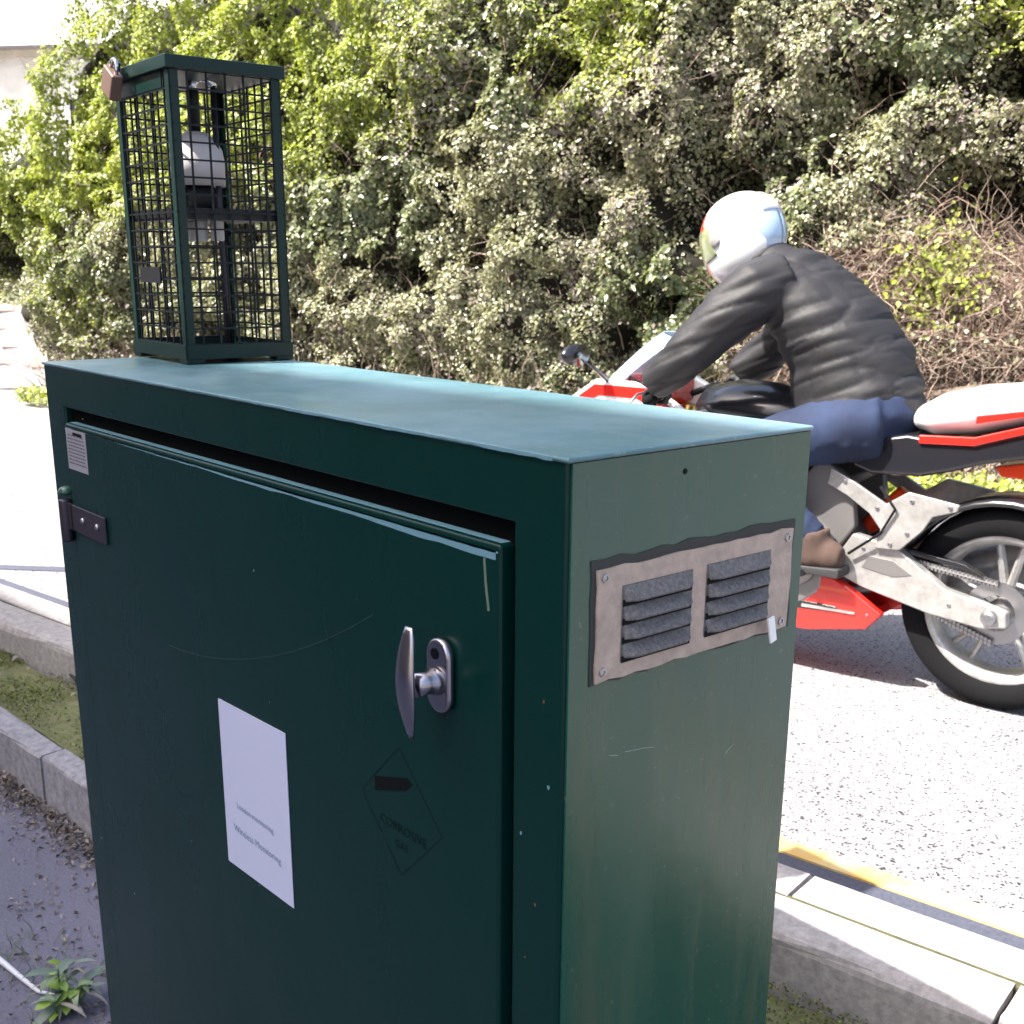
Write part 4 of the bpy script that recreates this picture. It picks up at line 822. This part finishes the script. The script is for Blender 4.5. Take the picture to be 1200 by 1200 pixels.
def hand(mb, s, g_=0):
    """palm behind the grip, four unequal fingers curled over it, thumb under it"""
    y0 = s*.27
    mb.loft([((1.085, y0, .935), (0, 1, 0), (.6, 0, .8), .030, .022), ((1.10, y0, .918), (0, 1, 0), (.7, 0, .7), .040, .020), ((1.112, y0, .905), (0, 1, 0), (.8, 0, .5), .042, .016)], 14)
    for k in range(4):
        y = y0+s*(-.030+.0205*k); cx = 1.112-.17*abs(y-s*.21)*.6; cz = .885-.07*abs(y-s*.21); r1 = .030; ln = (.95, 1.08, 1.0, .82)[k]
        pts = [(cx+r1*math.cos(a), y, cz+r1*math.sin(a)) for a in [R(105-ln*25*j) for j in range(8)]]
        mb.tube(pts, [.0105, .0105, .0102, .0098, .0096, .0092, .0088, .007], 10)
    yb = y0-s*.045; mb.tube([(1.09, y0-s*.025, .91), (1.085, yb, .885), (1.10, yb-s*.004, .862), (1.125, yb+s*.004, .856)], [.014, .0125, .0115, .009], 10)
mb = MB(); torso(mb, -.036); arms(mb, -.022); legs(mb, -.018)
mb.tube([(.86, 0, 1.31), (.93, 0, 1.35)], .055, 14)
ball(mb, (.965, 0, 1.375), 0, .095, .075, .11); mb.tube([(1.04, 0, 1.37), (1.078, 0, 1.345)], [.014, .018], 10)
for s in (1, -1):
    mb.tube([(.55, s*.19, .48), (.53, s*.19, .42)], .034, 12); mb.loft([((.47, s*.19, .405), (0, 1, 0), (0, 0, 1), .030, .025), ((.60, s*.19, .402), (0, 1, 0), (0, 0, 1), .038, .026), ((.70, s*.19, .39), (0, 1, 0), (0, 0, 1), .03, .014)], 14)
    ball(mb, (.955, s*.076, 1.37), 0, .02, .012, .03)
fuse(mb, 'body', M['skin'], per, .014, 3)
mb = MB(); torso(mb, 0); arms(mb, .018)
def jd(co):
    c = co.copy(); u = c[:, 0]*.38+c[:, 2]*.92; P_ = np.stack([u*1.0, c[:, 1]*.28, (c[:, 0]-c[:, 2])*.10], 1)
    bk = np.clip((1.25-c[:, 2])*4, .2, 1)*np.clip((.85-c[:, 0])*5+.6, .5, 1)
    return ((np.abs(vn(P_, 17, 61)-.5)*2)**.6-.5)*.024*bk+((np.abs(vn(P_, 36, 62)-.5)*2)**.7-.5)*.009
fuse(mb, 'jacket', M['jacket'], per, .008, 7, jd, label='black jacket with creases across the back')
MB().loft([((.868, 0, 1.30), (.7, 0, -.7), (0, 1, 0), .085, .088), ((.90, 0, 1.335), (.7, 0, -.7), (0, 1, 0), .08, .082)], 26).build('collar', M['jacket'], per, smooth=True)
mb = MB(); legs(mb, 0); mb.loft([((.46, 0, .78), (1, 0, 0), (0, 1, 0), .13, .17), ((.46, 0, .87), (1, 0, 0), (0, 1, 0), .155, .185), ((.48, 0, .93), (1, 0, 0), (0, 1, 0), .15, .17)], 24)
fuse(mb, 'jeans', M['jeans'], per, .013, 4, lambda co: ((np.abs(vn(co*[1, .5, .7], 20, 71)-.5)*2)-.4)*.006)
for s in (1, -1):
    mb = MB(); hand(mb, s); fuse(mb, 'glove', M['jacket'], per, .0045, 3)
    bt__ = empty('boot', (0, 0, 0), parent=per); mb = MB()
    mb.tube([(.555, s*.19, .50), (.54, s*.19, .44), (.525, s*.19, .41)], [.058, .052, .05], 16); mb.loft([((.445, s*.19, .425), (0, 1, 0), (0, 0, 1), .030, .035), ((.48, s*.19, .43), (0, 1, 0), (0, 0, 1), .042, .050), ((.58, s*.19, .42), (0, 1, 0), (0, 0, 1), .048, .045), ((.68, s*.19, .405), (0, 1, 0), (0, 0, 1), .045, .032), ((.74, s*.19, .395), (0, 1, 0), (0, 0, 1), .025, .02)], 18)
    fuse(mb, 'upper', M['boot'], bt__, .010, 4)
    MB().prism([(.435, .385), (.44, .40), (.52, .395), (.74, .382), (.75, .372), (.60, .368), (.52, .368), (.44, .368)], s*.19-.042, s*.19+.042).build('sole', M['sole'], bt__, bev=.006)
# helmet: shell, visor, base trim
hm = empty('helmet', (.975, 0, 1.392), parent=per); hm['label'] = 'white full face helmet with red front patch and blue rear graphics'; hm.rotation_euler = (0, R(28), 0)
def hshell(az0, az1, el0, el1, k_, na, ne, th=.004):
    vs = []
    for q_ in (0, th):
        for j in range(ne+1):
            el = R(el0+(el1-el0)*j/ne)
            for i in range(na+1):
                az = R(az0+(az1-az0)*i/na); x = math.cos(el)*math.cos(az); y = math.cos(el)*math.sin(az); z = math.sin(el)
                rx = .152 if x < 0 else .140+.02*max(0, -z*2.2)*(x > 0); rz = .140 if z > 0 else .155
                vs.append((x*(rx-q_)*k_, y*(.123-q_)*k_, z*(rz-q_)*k_))
    o_ = (na+1)*(ne+1); fs = []
    for j in range(ne):
        for i in range(na): a = j*(na+1)+i; fs += [(a, a+1, a+na+2, a+na+1), (o_+a, o_+a+na+1, o_+a+na+2, o_+a+1)]
    e_ = [j*(na+1) for j in range(ne+1)]+[ne*(na+1)+i for i in range(1, na+1)]+[j*(na+1)+na for j in range(ne-1, -1, -1)]+[i for i in range(na-1, 0, -1)]
    fs += [(e_[k], e_[(k+1) % len(e_)], o_+e_[(k+1) % len(e_)], o_+e_[k]) for k in range(len(e_))]
    return MB().add(vs, fs)
hshell(-180, 180, -52, 89, 1, 48, 24).build('shell', M['helmet'], hm, smooth=True)
hshell(-72, 72, -16, 24, 1.018, 24, 10).build('visor', mat('visor', (.25, .28, .16), .06, .3, .5, 1), hm, smooth=True)
MB().tube([(.095*math.cos(a)*1.0, .078*math.sin(a), -.121) for a in [2*math.pi*k/28 for k in range(29)]], .008, 8).build('base_trim', M['dark'], hm, smooth=True)
both(lambda s: MB().lathe([(.02, 0), (.019, .004), (.01, .006)], 20, Matrix.Translation((.03, s*.121, .0)) @ Matrix.Rotation(R(-90*s), 4, 'X')).build('visor_pivot', M['alu'], hm, smooth=True))
hshell(150, 210, 8, 40, 1.03, 10, 6, .006).build('rear_vent', M['bwhite'], hm, smooth=True)
# ================================================================== small things on the ground
cb = MB().tube([(x, .60+.02*math.sin(x*2.2)-.06*(x+2), ZB+.022+.004*math.sin(x*9)) for x in np.linspace(-3.2, .2, 26)], .006, 8).build('black_cable', M['dark'], smooth=True, label='thin dark cable lying across the mossy bed', cat='cable')
# debris along the edging
nd = 3800; x = rng.uniform(-3.0, -.2, nd); off = rng.exponential(.038, nd); y = .385+x*math.tan(R(4))-.008-off; dens = vn(np.stack([x, 0*x, 0*x], 1), 3.2, 80) > .35
P = np.stack([x, y, ZP+.003+rng.random(nd)*.02*np.exp(-off*12)], 1)[dens]
leaf_mesh('dead_leaf_litter', P, np.tile([0, -.2, 1.], (len(P), 1)), rng.uniform(.006, .022, len(P)), rng.random(len(P)), M['dryleaf'], None, .5, .3, 1.1, kind='stuff', label='dead leaves and grit gathered against the path edging', cat='leaf litter')
nd = 42000; s_ = rng.uniform(-3.2, 2.2, nd); t_ = rng.random(nd); x = s_; y = (.475+x*.07)*(1-t_)+(.88/math.cos(TH)+x*math.tan(TH))*t_
cl = vn(np.stack([x, y, 0*x], 1), 7, 81); kp = cl > .30+.35*rng.random(nd); P = np.stack([x, y, ZB+.005+rng.random(nd)*.012], 1)[kp]
leaf_mesh('moss_tufts', P, np.tile([0, 0, 1.], (len(P), 1)), rng.uniform(.004, .011, len(P)), rng.random(len(P))**1.6, M['mossleaf'], None, .6, .3, 1.6, kind='stuff', label='bright green moss and tiny weeds in the strip behind the cabinet', cat='moss')
nd = 260; P = np.stack([rng.uniform(-2.6, 2.6, nd), rng.uniform(.5, .95, nd), np.full(nd, ZB+.012)], 1)
leaf_mesh('fallen_leaves', P, np.tile([0, 0, 1.], (nd, 1)), rng.uniform(.015, .035, nd), .5+.5*rng.random(nd), M['dryleaf'], None, .6, .3, .9, kind='stuff', label='scattered dry leaves on the mossy strip', cat='leaves')
# weed in the corner, each leaf a part
wd_ = empty('weed', (-.27, .0, ZP), label='pale green leafy weed growing from the pavement at the cabinet corner', cat='weed')
def leafpart(L_, w_, bend, m_, tintv, name='leaf'):
    mb = MB(); vs = []; n_ = 6
    for i in range(n_+1):
        u = i/n_; ww = w_*math.sin(math.pi*min(1, u*.93+.07))**.8*.5; x = L_*u*math.cos(bend*u); z = L_*math.sin(bend*u)*.0-bend*L_*u*u*.5
        vs += [(x, -ww, z+.25*ww), (x, 0, z), (x, ww, z+.25*ww)]
    fs = [(3*i+j, 3*i+3+j, 3*i+4+j, 3*i+1+j) for i in range(n_) for j in (0, 1)]
    o = mb.add(vs, fs).build(name, m_, wd_, smooth=True); at = o.data.attributes.new('tint', 'FLOAT', 'POINT'); at.data.foreach_set('value', np.full(len(vs), tintv)); return o
lp = [leafpart(.065, .015, .5, M['weed'], .3), leafpart(.05, .012, 1.0, M['weed'], .7), leafpart(.036, .018, .4, M['weed'], 1.0), leafpart(.08, .008, .8, M['dryleaf'], 1.0)]
for k, (sx_, sy_) in enumerate(((0, 0), (-.05, .03), (.04, -.03), (.02, .05))):
    hh = (.10, .07, .06, .05)[k]; MB().tube([(sx_*.3, sy_*.3, 0), (sx_*.8, sy_*.8, hh*.6), (sx_, sy_, hh)], .0022, 6).build('stem', M['weed'], wd_, smooth=True)
rw_ = random.Random(3)
for k in range(64):
    o = lp[k % 4] if k < 4 else dup(lp[rw_.choice((0, 0, 1, 1, 2, 3))]); a = k*2.4
    b = rw_.choice(((0, 0), (-.05, .03), (.04, -.03), (.02, .05))); u = rw_.random(); o.location = (b[0]*u, b[1]*u, .015+.085*u*(1 if b == (0, 0) else .6)); o.rotation_euler = (rw_.uniform(-.3, .3), rw_.uniform(-.9, .1), a); q_ = rw_.uniform(.8, 1.5); o.scale = (q_, q_, q_)
MB().tube([(-.62, -.06, ZP+.010), (-.523, -.042, ZP+.012), (-.43, -.028, ZP+.010), (-.36, -.016, ZP+.008), (-.31, .0, ZP+.02)], [.006, .0065, .0055, .004, .002], 8).build('dry_stalk', mat('pale_straw', (.55, .55, .6), .6), smooth=True, label='pale flattened dry stalk lying on the pavement beside the weed', cat='stalk')

# thin grass beside the weed
gt = 46; P = np.stack([rng.uniform(-.62, -.16, gt), rng.uniform(-.06, .10, gt), np.full(gt, ZP)], 1)
twig_mesh('grass_tuft', P, rng.normal(0, .5, (gt, 3))*[1, 1, .1]+[0, 0, .8], rng.uniform(.03, .10, gt), rng.uniform(.0008, .0018, gt), M['weed'], None, 6, .16, kind='stuff', label='thin dry grass blades at the cabinet corner', cat='grass')
nd = 260; P = np.stack([rng.uniform(-.8, -.1, nd), rng.uniform(-.12, .16, nd), np.full(nd, ZP+.004)], 1)
leaf_mesh('leaf_crumbs', P, np.tile([0, 0, 1.], (nd, 1)), rng.uniform(.005, .02, nd), rng.random(nd), M['dryleaf'], None, .5, .3, .9, kind='stuff', label='crumbled dead leaves on the pavement round the weed', cat='leaf litter')
